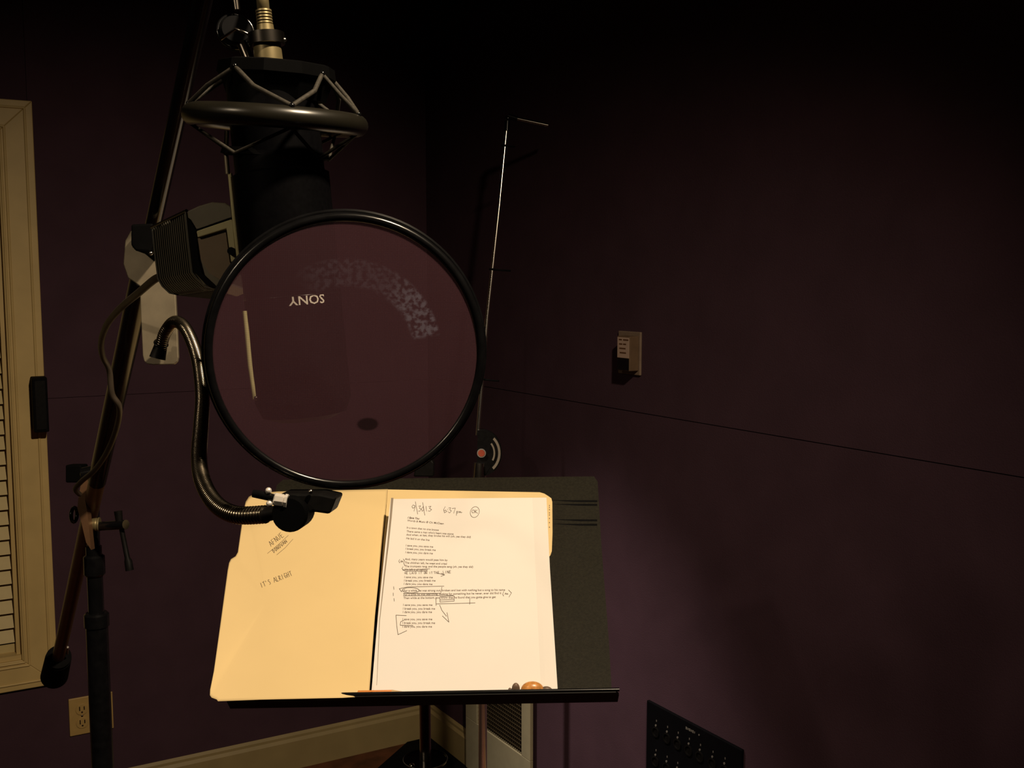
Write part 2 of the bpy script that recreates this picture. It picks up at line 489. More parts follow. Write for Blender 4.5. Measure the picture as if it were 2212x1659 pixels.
# ------------------------------------------------------------------ wall control with label card
pa = sr(WR(1346, 760, PT)); pb = sr(WR(1387, 762, PT)); zt = WR(1366, 716, PT).z; zb = WR(1366, 809, PT).z
WC = thing('wall_control', RW((pa + pb) / 2, zb, PT), 'small wall control with paper label and black screen on right wall', 'control')
MB().prism([RW(pa - 0.012, zb, PT), RW(pb, zb, PT), RW(pb, zt, PT), RW(pa - 0.012, zt, PT)], NR * 0.006).build('wall_plate', M_WHITEP, WC, bevel=0.002)
D1 = PT + 0.034
ba = sr(WR(1333, 765, D1)); bb = sr(WR(1360, 765, D1)); bt = WR(1347, 726, D1).z; b0 = WR(1347, 801, D1).z
MB().prism([RW(ba, b0, PT + 0.006), RW(bb, b0, PT + 0.006), RW(bb, bt, PT + 0.006), RW(ba, bt, PT + 0.006)], NR * (D1 - PT - 0.006)).build('body', mat('tan_plastic', (0.12, 0.075, 0.045), 0.5, spec=0.3), WC, bevel=0.002)
zm = WR(1347, 773, D1).z
cd = MB().prism([RW(ba + 0.002, zm, D1), RW(bb - 0.002, zm, D1), RW(bb - 0.002, bt - 0.003, D1), RW(ba + 0.002, bt - 0.003, D1)], NR * 0.0008).build('label_card', M_CARD, WC)
m = MB()
for k, wds in enumerate(((0.16, 0.40, 0.50, 0.92), (0.18, 0.44, 0.50, 0.74), (0.20, 0.70), (0.24, 0.74))):
    zl = bt - (bt - zm) * (0.17 + 0.20 * k)
    for i in range(0, len(wds), 2):
        m.prism([RW(ba + (bb - ba) * wds[i], zl - 0.0016, D1 + 0.0009), RW(ba + (bb - ba) * wds[i + 1], zl - 0.0016, D1 + 0.0009),
                 RW(ba + (bb - ba) * wds[i + 1], zl + 0.0016, D1 + 0.0009), RW(ba + (bb - ba) * wds[i], zl + 0.0016, D1 + 0.0009)], NR * 0.0002)
m.build('card_print', mat('card_print', (0.10, 0.045, 0.02), 0.8, spec=0.1), cd)
MB().prism([RW(ba + 0.002, b0 + 0.002, D1), RW(bb - 0.002, b0 + 0.002, D1), RW(bb - 0.002, zm - 0.001, D1), RW(ba + 0.002, zm - 0.001, D1)], NR * 0.001).build('screen', M_BLACKG, WC)

# ------------------------------------------------------------------ flat black sheet in the corner
def FLR(u, v, z=0.004):
    return hit(u, v, Vector((0, 0, z)), ZV)
e0 = FLR(919, 1568); e1 = FLR(820, 1655); e2 = FLR(1023, 1652)
d1 = (e1 - e0).normalized(); d2 = (e2 - e0).normalized()
MB().prism([e0, e0 + d1 * 0.75, e0 + d1 * 0.75 + d2 * 0.75, e0 + d2 * 0.75], (0, 0, -0.0035)).build(
    'floor_sheet', M_RUBBER, label='flat black sheet lying on the floor towards the room corner', cat='mat')

# ------------------------------------------------------------------ slim boom stand near the corner
DB = 2.60
SB = thing('slim_boom_stand', (P(1041, 975, DB).x, P(1041, 975, DB).y, 0), 'slim chrome boom stand standing upright near the room corner', 'stand')
pv = P(1041, 978, DB)
m = MB(); m.tube([Vector((pv.x, pv.y, 0.02)), Vector((pv.x, pv.y, pv.z - 0.045))], 0.0112, 18); m.build('pole', M_SATIN, SB)
m = MB(); m.lathe((pv.x, pv.y, 0.0), ZV, [(0, 0.13), (0.012, 0.13), (0.02, 0.12), (0.03, 0.03), (0.06, 0.016)], 40); m.build('base', M_BLACK, SB)
# round clutch: half disc with pale rings
yv = (EYE - pv); yv.z = 0; yv.normalize(); xv = ZV.cross(yv) * 1.0
xv = Vector((1, 0, 0)) - yv * yv.x; xv.normalize()
k = DB / F
cc = P(1040, 977, DB)
half = [cc + xv * (-8 * k) + ZV * (50 * k)] + [cc + xv * (44 * k * math.sin(t)) + ZV * (50 * k * math.cos(t)) for t in [math.pi * i / 20 for i in range(1, 20)]] + [cc + xv * (8 * k) - ZV * (50 * k), cc + xv * (6 * k) - ZV * (30 * k), cc + xv * (-10 * k) - ZV * (24 * k)]
m = MB(); m.prism([p - yv * 0.012 for p in half], yv * 0.024); CL = m.build('clutch_disc', M_BLACKM, SB)
for (R0, R1, a0_, a1_) in ((36, 41, 0.75, 2.45), (26, 29.5, 0.85, 2.1)):
    m = MB(); pts = []
    n = 18
    o_ = [cc + yv * 0.0122 + xv * (R1 * k * math.sin(a0_ + (a1_ - a0_) * i / n)) + ZV * (R1 * 1.13 * k * math.cos(a0_ + (a1_ - a0_) * i / n)) for i in range(n + 1)]
    i_ = [cc + yv * 0.0122 + xv * (R0 * k * math.sin(a0_ + (a1_ - a0_) * i / n)) + ZV * (R0 * 1.13 * k * math.cos(a0_ + (a1_ - a0_) * i / n)) for i in range(n + 1)]
    m.add(o_ + i_ + [p + yv * 0.0015 for p in o_ + i_],
          [[i, i + 1, n + 2 + i, n + 1 + i] for i in range(n)] + [[2 * n + 2 + i, 2 * n + 3 + i, 3 * n + 4 + i, 3 * n + 3 + i] for i in range(n)] +
          [[i, i + 1, 2 * n + 3 + i, 2 * n + 2 + i] for i in range(n)] + [[n + 1 + i, n + 2 + i, 3 * n + 4 + i, 3 * n + 3 + i] for i in range(n)])
    m.build('ring_mark', mat('ring_grey', (0.20, 0.17, 0.13), 0.4, spec=0.5), CL, label='pale curved ring on the clutch')
bc = cc + yv * 0.012 + ZV * (0 * k)
m = MB(); m.lathe(bc, yv, [(0, 9.5 * k), (0.003, 9.5 * k), (0.003, 7.5 * k), (0.0025, 7.5 * k)], 24); bd = m.build('badge_rim', M_GREYP, CL)
m = MB(); m.lathe(bc + yv * 0.0022, yv, [(0, 7.4 * k), (0.0012, 7.0 * k)], 24); m.build('badge', M_RED, CL, label='red round badge')
m = MB(); m.tube([P(1036, 1000, DB), P(1034, 1030, DB), P(1041, 1080, DB)], [13 * k, 14 * k, 11 * k], 16); m.build('clutch_knuckle', M_DCHROME, SB)
# telescopic boom
b0_ = P(1032, 940, DB); b1_ = P(1052, 690, DB); b2_ = P(1079, 440, DB); b3_ = P(1096, 262, DB)
for (p, q, r) in ((b0_, b1_, 5.2), (b1_, b2_, 4.4), (b2_, b3_, 3.6)):
    m = MB(); m.tube([p, q], r * k, 14); m.build('boom_section', M_CHROME, SB)
for (u, v, u2, v2) in ((1088, 315, 1112, 317), (1062, 582, 1103, 585), (1040, 819, 1078, 823)):
    m = MB(); m.tube([P(u - 4, v, DB), P(u2, v2, DB - 0.01)], 1.9 * k, 8); m.torus(P(u + 2, v, DB), b3_ - b0_, 6.0 * k, 2.0 * k, 16, 8)
    m.build('cable_clip', M_RUBBER, SB)
m = MB(); m.ball(P(1097, 256, DB), 7 * k); m.tube([P(1096, 262, DB), P(1095, 283, DB)], 6 * k, 12); m.tube([P(1098, 251, DB), P(1118, 257, DB)], 6 * k, 12)
m.build('swivel', M_BLACKG, SB)
m = MB(); m.tube([P(1114, 256, DB), P(1184, 271, DB)], 4.0 * k, 12); m.build('short_arm', M_DCHROME, SB)

# ------------------------------------------------------------------ music stand
ang = math.radians(46.8)
UPS = Vector((0, math.sin(ang), math.cos(ang)))      # up the slope
NS = Vector((0, -math.cos(ang), math.sin(ang)))      # out of the desk, to the reader
Q0 = P(1006, 1500, 1.23)


def S(u, v, off=0.0):
    return hit(u, v, Q0 + NS * off, NS)


def LIFT(v):                                           # the desk leans a little further back than the curled sheet
    return -0.004 - 0.038 * max(0.0, (1505 - v) / 430.0)


DK = -0.004
cx = S(905, 1300).x
MS = thing('music_stand', (cx, 1.42, 0.0), 'black metal music stand carrying the open folder', 'music stand')
def desk_pt(u, v): return S(u, v, LIFT(v) - 0.003)
dpoly = [desk_pt(508, 1518.5), desk_pt(1322, 1500), desk_pt(1315, 1380), desk_pt(1300, 1190), desk_pt(1291, 1040), desk_pt(1283, 1029), desk_pt(612, 1036), desk_pt(598, 1048)]
m = MB(); m.prism(dpoly, -NS * 0.003); DESK = m.build('desk', M_DESK, MS)
# stamped grooves
for v in (1083, 1091, 1124.5, 1134):
    m = MB()
    L_, R_ = S(625, v, LIFT(v) - 0.003), S(1290, v, LIFT(v) - 0.003)
    m.prism([L_ + UPS * 0.0016, R_ + UPS * 0.0016, R_ - UPS * 0.0016, L_ - UPS * 0.0016], NS * 0.0006)
    m.build('groove', M_RUBBER, DESK)
# tray
tl_ = S(498, 1526.5, LIFT(1519) - 0.006); tr_ = S(1334, 1512, LIFT(1519) - 0.006)
yaw = (tr_ - tl_).normalized()
m = MB()
tdep = 0.026
m.prism([tl_, tr_, tr_ + NS * tdep * 0.75 , tr_ - yaw * 0.004 + NS * tdep, tl_ + yaw * 0.004 + NS * tdep, tl_ + NS * tdep * 0.75], -UPS * 0.0025)
TRAY = m.build('tray', M_BLACKM, MS)
m = MB(); m.tube([tl_ + NS * tdep + UPS * 0.001, tr_ + NS * tdep + UPS * 0.001], 0.0022, 10); m.build('tray_edge', M_BLACK, TRAY)
# pole below the desk
pp = P(918.5, 1590, 1.40)
topz = S(910, 1330, LIFT(1330)).z - 0.02
m = MB(); m.tube([Vector((pp.x, pp.y, 0.35)), Vector((pp.x, pp.y, topz - 0.03))], 12.2 * 1.40 / F, 24); m.build('pole', M_SATIN, MS)
m = MB(); m.tube([Vector((pp.x, pp.y, 0.02)), Vector((pp.x, pp.y, 0.60))], 0.0125, 20); m.build('lower_tube', M_BLACK, MS)
m = MB(); m.box(Vector((pp.x, pp.y - 0.0, topz - 0.03)), (1, 0, 0), UPS, NS, 0.022, 0.05, 0.012); m.build('tilt_bracket', M_BLACK, MS, bevel=0.003)
dc = P(916, 1634, 1.41); kk = 1.41 / F
m = MB(); m.lathe(Vector((pp.x, pp.y, dc.z - 0.003)), ZV, [(0, 46 * kk), (0.003, 47.5 * kk), (0.003, 45 * kk), (0.0022, 44 * kk)], 48); m.build('collar_disc', M_BLACKG, MS)
m = MB(); m.torus((pp.x, pp.y, dc.z), ZV, 47.5 * kk, 0.8 * kk, 64, 8); m.build('collar_rim', mat('rim_grey', (0.25, 0.24, 0.22), 0.3, spec=0.6), MS, label='thin pale rim of the round collar')
m = MB(); m.ball(P(890, 1655, 1.385), 6.5 * kk); m.build('collar_knob', M_CHROME, MS, label='chrome knob on the collar')
m = MB()
for a_ in (0.3, 2.4, 4.5):
    d_ = Vector((math.cos(a_), math.sin(a_), 0))
    m.tube([Vector((pp.x, pp.y, 0.16)) + d_ * 0.01, Vector((pp.x, pp.y, 0.07)) + d_ * 0.16, Vector((pp.x, pp.y, 0.012)) + d_ * 0.26], 0.008, 10)
m.build('tripod_foot', M_BLACK, MS)
# dark clip standing behind the top edge
m = MB(); k_ = 1.52 / F
m.prism([P(893, 1030, 1.52), P(936, 1030, 1.52), P(937, 1000, 1.52), P(930, 990, 1.52), P(900, 992, 1.52)], FWD * 0.025); m.build('rear_clip', M_BLACKM, MS, bevel=0.002)

# ------------------------------------------------------------------ manila folder
FO = thing('manila_folder', S(798, 1505, LIFT(1505)), 'open manila folder resting on the music stand', 'folder')
left_px = [(838, 1057, 0), (740, 1059, 0), (600, 1062, 0), (552, 1066, 0), (538, 1073, 0), (531, 1084, 0), (527, 1100, 0), (514, 1193, .2), (509, 1202, .2), (499, 1208, .2), (495, 1216, .2), (492, 1232, .25),
           (476, 1350, .6), (462, 1450, 0.95), (454, 1490, 1), (453.5, 1502, 1), (457, 1507, 1), (468, 1511, 1), (471, 1515, 1), (560, 1511.5, 1), (650, 1509.5, .95), (740, 1507.5, .8), (797, 1504, .5), (810, 1330, .2), (825, 1180, .05)]
def leaf_pt(u, v, f_):
    return S(u, v, LIFT(v) + 0.030 * f_)
def leaf(px, name, mt):
    # a bulging card: outline ring plus inner rings so the sheet can curve
    cx_ = sum(p[0] for p in px) / len(px); cy_ = sum(p[1] for p in px) / len(px)
    vs = []; fs = []; n = len(px)
    for r in (1.0, 0.97, 0.75, 0.5, 0.25):
        for (u, v, f_) in px:
            uu = cx_ + (u - cx_) * r; vv = cy_ + (v - cy_) * r
            ff = f_ * (r ** 1.3)+ (1 - r) * 0.28
            vs.append(leaf_pt(uu, vv, ff))
    for j in range(4):
        for i in range(n):
            i2 = (i + 1) % n
            fs.append([j * n + i, j * n + i2, (j + 1) * n + i2, (j + 1) * n + i])
    vs.append(leaf_pt(cx_, cy_, 0.28)); c_ = len(vs) - 1
    for i in range(n): fs.append([4 * n + i, 4 * n + (i + 1) % n, c_])
    m = MB(); m.add(vs, fs, True)
    o = m.build(name, mt, FO)
    md = o.modifiers.new('thick', 'SOLIDIFY'); md.thickness = 0.0006; md.offset = 0
    return o
LEAF_L = leaf(left_px, 'left_leaf', M_MANILA)
right_px = [(838, 1057, 0), (1000, 1060, 0), (1166, 1063, 0), (1176, 1066, 0), (1184, 1071, .02), (1191, 1076, .02), (1193, 1084, .02), (1193.5, 1150, .02), (1192, 1190, .02), (1189, 1199, .02), (1185, 1204, .02), (1188, 1300, .02), (1192, 1400, .02), (1196, 1490, .02), (1190, 1498, .02), (1000, 1501, .02), (802, 1506, .02), (818, 1300, .0), (828, 1170, .0)]
m = MB(); m.prism([leaf_pt(*p) + NS * (-0.001) for p in right_px], NS * 0.0006); LEAF_R = m.build('right_leaf', M_MANILA, FO)
m = MB()
for v in (1092, 1096, 1101, 1108, 1112.5, 1120, 1129, 1139):
    p = leaf_pt(1187, v, .02); m.box(p, (1, 0, 0), UPS, NS, 0.0005, 0.0008, 0.0003)
m.build('tab_print', M_INK, LEAF_R)

# ------------------------------------------------------------------ strokes on paper
VEC = {  # simple pen capitals in a unit box, y down
    'A': [[(0, 1), (.45, 0), (.9, 1)], [(.15, .62), (.75, .6)]], 'F': [[(.1, 1), (.1, 0), (.8, .02)], [(.1, .5), (.6, .48)]],
    'N': [[(0, 1), (.05, 0), (.75, 1), (.8, 0)]], 'U': [[(0, 0), (.05, .8), (.35, 1), (.7, .8), (.75, 0)]], 'E': [[(.8, 0), (.1, .02), (.08, 1), (.8, .98)], [(.1, .5), (.65, .48)]],
    'D': [[(.1, 0), (.1, 1), (.6, .85), (.75, .45), (.5, .08), (.05, 0)]], 'O': [[(.4, 0), (.05, .4), (.3, 1), (.75, .7), (.65, .15), (.4, 0)]], 'V': [[(0, 0), (.4, 1), (.8, 0)]],
    'I': [[(.3, 0), (.3, 1)]], 'T': [[(0, .05), (.9, 0)], [(.45, .03), (.42, 1)]], 'S': [[(.7, .1), (.3, 0), (.1, .25), (.6, .6), (.55, .9), (.1, 1)]], 'L': [[(.1, 0), (.1, 1), (.7, .97)]],
    'R': [[(.1, 1), (.1, 0), (.6, .15), (.55, .42), (.12, .5), (.75, 1)]], 'G': [[(.75, .15), (.4, 0), (.1, .5), (.4, 1), (.75, .8), (.75, .55), (.45, .55)]], 'H': [[(.1, 0), (.1, 1)], [(.7, 0), (.72, 1)], [(.1, .5), (.7, .48)]],
    'K': [[(.1, 0), (.1, 1)], [(.75, 0), (.12, .5), (.8, 1)]], "'": [[(.3, 0), (.25, .25)]], ' ': []}


def pen(m, pts, surf, wid=0.00042):
    """a thin raised ink line through photo positions lying on a surface"""
    ps = [surf(u, v) for (u, v) in pts]
    for a, b in zip(ps[:-1], ps[1:]):
        d = (b - a)
        if d.length < 1e-6: continue
        sd = d.normalized().cross(NS) * wid
        e = d.normalized() * wid * 0.5
        m.add([a - e - sd, b + e - sd, b + e + sd, a - e + sd], [[0, 1, 2, 3]])


def letters(m, word, u0, v0, u1, v1, hgt, surf, wid=0.00042):
    """pen capitals along the line (u0, v0) - (u1, v1), hgt pixels tall"""
    n = len(word); du, dv = (u1 - u0) / n, (v1 - v0) / n
    L_ = math.hypot(du, dv); ex = (du / L_, dv / L_); ey = (-ex[1] * hgt, ex[0] * hgt)
    for i, ch in enumerate(word):
        for st in VEC.get(ch, []):
            pts = []
            for (x, y) in st:
                xx = x * L_ * 0.92 + random.uniform(-.3, .3); yy = y - 1 + random.uniform(-.03, .03)
                pts.append((u0 + du * i + ex[0] * xx + ey[0] * yy, v0 + dv * i + ex[1] * xx + ey[1] * yy))
            pen(m, pts, surf, wid)


def on_left(u, v):
    # ink height on the bulging left leaf: sample the same ring interpolation along the ray
    best = None
    r = ray(u, v)
    for t in LEAF_TRI:
        a, b, c = t
        e1_, e2_ = b - a, c - a
        h_ = r.cross(e2_); det = e1_.dot(h_)
        if abs(det) < 1e-12: continue
        s_ = EYE - a; uu = s_.dot(h_) / det
        if uu < -1e-4 or uu > 1.0001: continue
        q_ = s_.cross(e1_); vv = r.dot(q_) / det
        if vv < -1e-4 or uu + vv > 1.0001: continue
        d = e2_.dot(q_) / det
        if best is None or d < best: best = d
    if best is None: return S(u, v, LIFT(v) + 0.012)
    return EYE + r * best + NS * 0.0007


LEAF_TRI = []
for p in LEAF_L.data.polygons:
    vs = [LEAF_L.data.vertices[i].co + OFF[LEAF_L.name] for i in p.vertices]
    for i in range(1, len(vs) - 1): LEAF_TRI.append((vs[0], vs[i], vs[i + 1]))
for (word, a_, h__, line) in (('AFNUE', (586, 1181, 615, 1158), 11, [(578, 1196), (600, 1178), (623, 1157)]),
                              ('DONOVAN', (592, 1195, 622, 1171), 7.5, [(598, 1199), (616, 1184), (633, 1165)]),
                              ("IT'S ALRIGHT", (565, 1270, 633, 1243), 10.5, None)):
    m = MB(); letters(m, word, *a_, h__, on_left, 0.00024)
    if line: pen(m, line, on_left, 0.00020)
    m.build('handwritten_line', M_PEN, LEAF_L, kind='stuff', label='handwritten words in pen')

# ------------------------------------------------------------------ lyric sheet
SH = thing('lyric_sheet', S(1005, 1500, 0.0), 'white typed lyric sheet with pen notes lying on the folder', 'paper')
sheet_px = [(844, 1079), (1000, 1078), (1075, 1075.5), (1150, 1075), (1166, 1072), (1178, 1074), (1181, 1085), (1188, 1230), (1197, 1370), (1206, 1505), (1169, 1506), (1000, 1508), (805, 1511), (801, 1500), (815, 1345), (832, 1180)]
def sheet_off(u, v):                                   # gentle curl: the strip right of the crease turns up
    cr = 1150 + (v - 1078) / 402.0 * 18
    o = 0.0035 if u > cr + 4 else 0.0
    return o * min(1.0, (u - cr) / 30.0)
def on_sheet(u, v): return S(u, v, sheet_off(u, v) + 0.0005)
rows = []
V = [1078, 1130, 1180, 1230, 1280, 1330, 1380, 1430, 1480, 1508]
def interp(tab, v):
    for (v0, a), (v1, b) in zip(tab[:-1], tab[1:]):
        if v0 <= v <= v1: return a + (b - a) * (v - v0) / (v1 - v0)
    return tab[-1][1] if v > tab[-1][0] else tab[0][1]
LE = [(1078, 844), (1180, 832), (1345, 815), (1500, 802), (1511, 801)]
RE = [(1072, 1180), (1085, 1181), (1230, 1188), (1370, 1197), (1511, 1206)]
for v in V:
    l, r = interp(LE, v), interp(RE, v); cr = 1150 + (v - 1078) / 402.0 * 18
    us = [l, l + (cr - l) * .33, l + (cr - l) * .66, cr - 2, cr, cr + 10, r]
    rows.append([S(u, v + (0 if v > 1078 else -3.0 * (u - l) / (r - l)), sheet_off(u, v)) for u in us])
m = MB(); nc = 7
vs = [p for rw in rows for p in rw]
fs = [[i * nc + j, i * nc + j + 1, (i + 1) * nc + j + 1, (i + 1) * nc + j] for i in range(len(V) - 1) for j in range(nc - 1)]
m.add(vs, fs, False)
PAGE = m.build('page', M_PAPER, SH)
md = PAGE.modifiers.new('thick', 'SOLIDIFY'); md.thickness = 0.0003; md.offset = 0
# grey photocopy bar along the left margin
m = MB(); bar = []
for v, a, b in ((1075.5, 843.5, 848.5), (1120, 840, 844.5), (1180, 834.5, 838), (1240, 828, 830.5), (1340, 818, 819.3), (1480, 812, 812.7)):
    bar.append((S(a + 1.5, v, 0.0005), S(b + 1.5, v, 0.0005)))
for (a, b), (c, d) in zip(bar[:-1], bar[1:]): m.add([a, b, d, c], [[0, 1, 2, 3]])
m.build('margin_bar', M_GREYINK, PAGE)

CH = ['I save you, you save me', 'I break you, you break me', 'I dare you, you dare me']
LINES = [
    ('Words & Music \u00a9 Chi McClean', 879.7, 1126, 958.3, 1132.8),
    ('In a town that no one knows', 878, 1141.3, 947.5, 1146.7),
    ("There came a man who's heart was stone", 878, 1149.5, 979.5, 1155.2),
    ('And when, at last, they broke his will (oh, yes they did)', 877.5, 1156.7, 1017, 1161.8),
    ('He laid it on the line', 877, 1164.3, 927.6, 1168.4),
    (CH[0], 876, 1179.8, 935.4, 1182.9), (CH[1], 875.7, 1187, 941, 1190), (CH[2], 875.3, 1194.7, 934.8, 1197.2),
    ('And, many years would pass him by', 874.6, 1209.5, 966.8, 1211.8),
    ('The children left, he wept and cried', 874.2, 1217.3, 965.2, 1219.6),
    ('The trumpets rang, and the people sang (oh, yes they did)', 874.2, 1225, 1022, 1226.3),
    ('He left it all behind', 874, 1231.7, 923, 1233),
    (CH[0], 873, 1248.5, 934.8, 1249), (CH[1], 872.4, 1256, 940.6, 1256), (CH[2], 872, 1263, 934, 1263.7),
    ('For a while, he was strung out, broken and lost with nothing but a song to his name', 871.5, 1277.8, 1091, 1276),
    ('For a time he was searching, looking for something but he never, ever did find it', 871.4, 1286, 1083, 1283),
    ('Then while at the bottom, you know that he found that you gotta give to get', 871.4, 1293.8, 1071, 1291.4),
    (CH[0], 870.6, 1308.6, 934, 1308.6), (CH[1], 870, 1316.7, 939.7, 1316.7), (CH[2], 869.8, 1324, 933, 1324),
    (CH[0], 869, 1339.5, 933.6, 1339.5), (CH[1], 868.8, 1347.6, 939.7, 1347.6), (CH[2], 868.8, 1355.4, 933, 1355.4)]


def print_line(m, txt, u0, v0, u1, v1, shear=0, bold=0.0):
    vs, fs = text_geo(txt, shear, bold)
    w_ = max(x for x, y in vs)
    a, b = on_sheet(u0, v0), on_sheet(u1, v1)
    ex = (b - a); s_ = ex.length / w_; ex.normalize(); ey = NS.cross(ex)
    sy = min(s_ * 1.0, 0.0046) if s_ > 0.003 else s_
    m.add([a + ex * (x * s_) + ey * (y * 0.0042) for x, y in vs], fs)


m = MB()
print_line(m, 'I Save You', 880, 1119.6, 906, 1122, 0.25, 0.03)
for ln in LINES: print_line(m, *ln, bold=0.006)
m.build('printed_text', M_INK, PAGE, label='typed song words', kind='stuff')

def c1(pts): return [(820 + x / 5.53, 1050 + y / 5.53) for x, y in pts]
def c2(pts): return [(820 + x / 5.53, 1250 + y / 5.53) for x, y in pts]
def oval(cx_, cy_, rx, ry, tilt=0, n=22, a0=0.0, a1=6.5):
    return [(cx_ + rx * math.cos(a0 + (a1 - a0) * i / n) * math.cos(tilt) - ry * math.sin(a0 + (a1 - a0) * i / n) * math.sin(tilt),
             cy_ + rx * math.cos(a0 + (a1 - a0) * i / n) * math.sin(tilt) + ry * math.sin(a0 + (a1 - a0) * i / n) * math.cos(tilt)) for i in range(n + 1)]
NOTE = [
    [(425, 235), (400, 225), (385, 245), (400, 265), (420, 250), (425, 235), (418, 275), (410, 300)], [(427, 185), (455, 335)],
    [(465, 240), (490, 235), (475, 262), (495, 275), (480, 300), (462, 297)], [(520, 245), (500, 270), (510, 300), (528, 285), (520, 245)], [(515, 195), (540, 348)],
    [(555, 240), (560, 300)], [(585, 245), (615, 240), (595, 265), (622, 280), (600, 300), (580, 295)],
    [(785, 245), (765, 280), (775, 318), (800, 305), (790, 285), (770, 295)], [(812, 275), (818, 278)], [(812, 300), (818, 302)],
    [(825, 260), (850, 258), (838, 282), (858, 295), (840, 318), (822, 312)], [(865, 268), (905, 262), (885, 325)],
    [(920, 300), (918, 350), (920, 305), (935, 300), (935, 320), (920, 322)], [(948, 318), (950, 300), (960, 318), (965, 302), (975, 318), (985, 312)],
    oval(1137, 310, 52, 66, 0.35), oval(1117, 302, 14, 18), [(1142, 280), (1140, 322)], [(1168, 282), (1142, 304), (1172, 326)],
    [(240, 875), (230, 895), (240, 918)], [(283, 870), (298, 892), (288, 920), (302, 952)], [(250, 910), (258, 888), (266, 910), (274, 892), (282, 908)],
    [(280, 962), (268, 982), (282, 1006), (300, 1008)], [(280, 998), (440, 996), (600, 988)], [(300, 1014), (570, 1016)],
    [(690, 1040), (775, 1060)], [(735, 1040), (778, 1060), (732, 1078)],
    oval(372, 1244, 102, 32, 0.02), [(235, 1225), (330, 1205), (770, 1195)], [(745, 1205), (730, 1280), (285, 1280)], [(235, 1225), (262, 1262), (275, 1240)],
    [(284, 1310), (600, 1308), (880, 1303)], [(722, 1320), (890, 1310), (892, 1372), (722, 1385), (722, 1320)], [(722, 1360), (892, 1352)],
    [(672, 1330), (675, 1428)], [(672, 1408), (900, 1402), (1142, 1394)], [(1078, 1340), (1076, 1412)],
    [(718, 1420), (745, 1485), (800, 1555)], [(750, 1550), (828, 1625), (805, 1510)],
    [(168, 1200), (172, 1235)], [(162, 1275), (163, 1310)], [(172, 1340), (176, 1375)],
    [(1484, 1258), (1470, 1290), (1482, 1314)], [(1540, 1240), (1575, 1275), (1545, 1325)], [(1495, 1294), (1505, 1275), (1512, 1294), (1522, 1280), (1534, 1290), (1524, 1294)]]
NOTE2 = [[(320, 440), (195, 435), (205, 560), (220, 668), (325, 620)], [(290, 495), (252, 515), (246, 555), (400, 560)]]
for nm, a_, b_ in (('date_note', 0, 7), ('time_note', 7, 14), ('circled_mark', 14, 18), ('margin_note', 18, 22), ('strike_line', 22, 24), ('arrow_mark', 24, 26),
                   ('circled_phrase', 26, 30), ('underline', 30, 31), ('boxed_phrase', 31, 33), ('bracket_mark', 33, 36), ('arrow_mark', 36, 38), ('margin_ticks', 38, 41), ('side_note', 41, 44)):
    m = MB()
    for st in NOTE[a_:b_]: pen(m, c1(st), on_sheet, 0.00026)
    m.build(nm, M_PEN, PAGE, kind='stuff')
m = MB()
for st in NOTE2: pen(m, c2(st), on_sheet, 0.00028)
m.build('bracket_mark', M_PEN, PAGE, kind='stuff')
m = MB()
letters(m, 'HE LAID IT ON IT', 874, 1240, 935, 1239.5, 4.6, on_sheet, 0.00020)
letters(m, 'THE', 937, 1239.5, 950, 1239, 5.0, on_sheet, 0.00020)
letters(m, 'LINE', 957, 1238.5, 975, 1238, 5.5, on_sheet, 0.00022)
m.build('added_line', M_PEN, PAGE, kind='stuff', label='handwritten line of words')

# pencil and candy lying in the tray
m = MB()
pa_, pb_ = S(775, 1511, 0.0), S(848, 1508, 0.0)
pa_ = tl_ + yaw * ((pa_ - tl_).dot(yaw)) + NS * 0.0215 + UPS * 0.004
pb_ = tl_ + yaw * ((pb_ - tl_).dot(yaw)) + NS * 0.0215 + UPS * 0.004
ax_ = (pb_ - pa_).normalized()
PN = thing('pencil', pa_, 'orange pencil lying in the tray under the folder', 'pencil')
MB().tube([pa_, pb_], 0.0033, 6, smooth=False).build('shaft', M_ORANGE, PN)
MB().tube([pb_, pb_ + ax_ * 0.016], [0.0034, 0.0008], 10).build('tip', mat('pencil_wood', (0.5, 0.33, 0.15), 0.7), PN)
cdp = S(1150, 1507, 0.0); cdp = tl_ + yaw * ((cdp - tl_).dot(yaw)) + NS * 0.014 + UPS * 0.0085
CA = thing('wrapped_candy', cdp - UPS * 0.008, 'round orange candy in the tray at the bottom of the lyric sheet', 'candy')
MB().ball(cdp, 0.0135, 24, 14, (1.0, 0.55, 0.72)).build('candy_body', M_CANDY, CA)
m = MB(); m.ball(cdp + Vector((-0.0195, 0, 0.001)), 0.006, 12, 8, (0.8, 0.6, 1.2)); m.ball(cdp + Vector((-0.0265, 0, -0.002)), 0.0035, 10, 8, (.7, .6, 1.2)); m.build('wrapper_end', M_BROWN, CA)
m = MB(); m.ball(cdp + Vector((0.0165, 0, -0.001)), 0.006, 12, 8, (1.2, 0.6, 0.8)); m.build('wrapper_end', M_BROWN, CA)

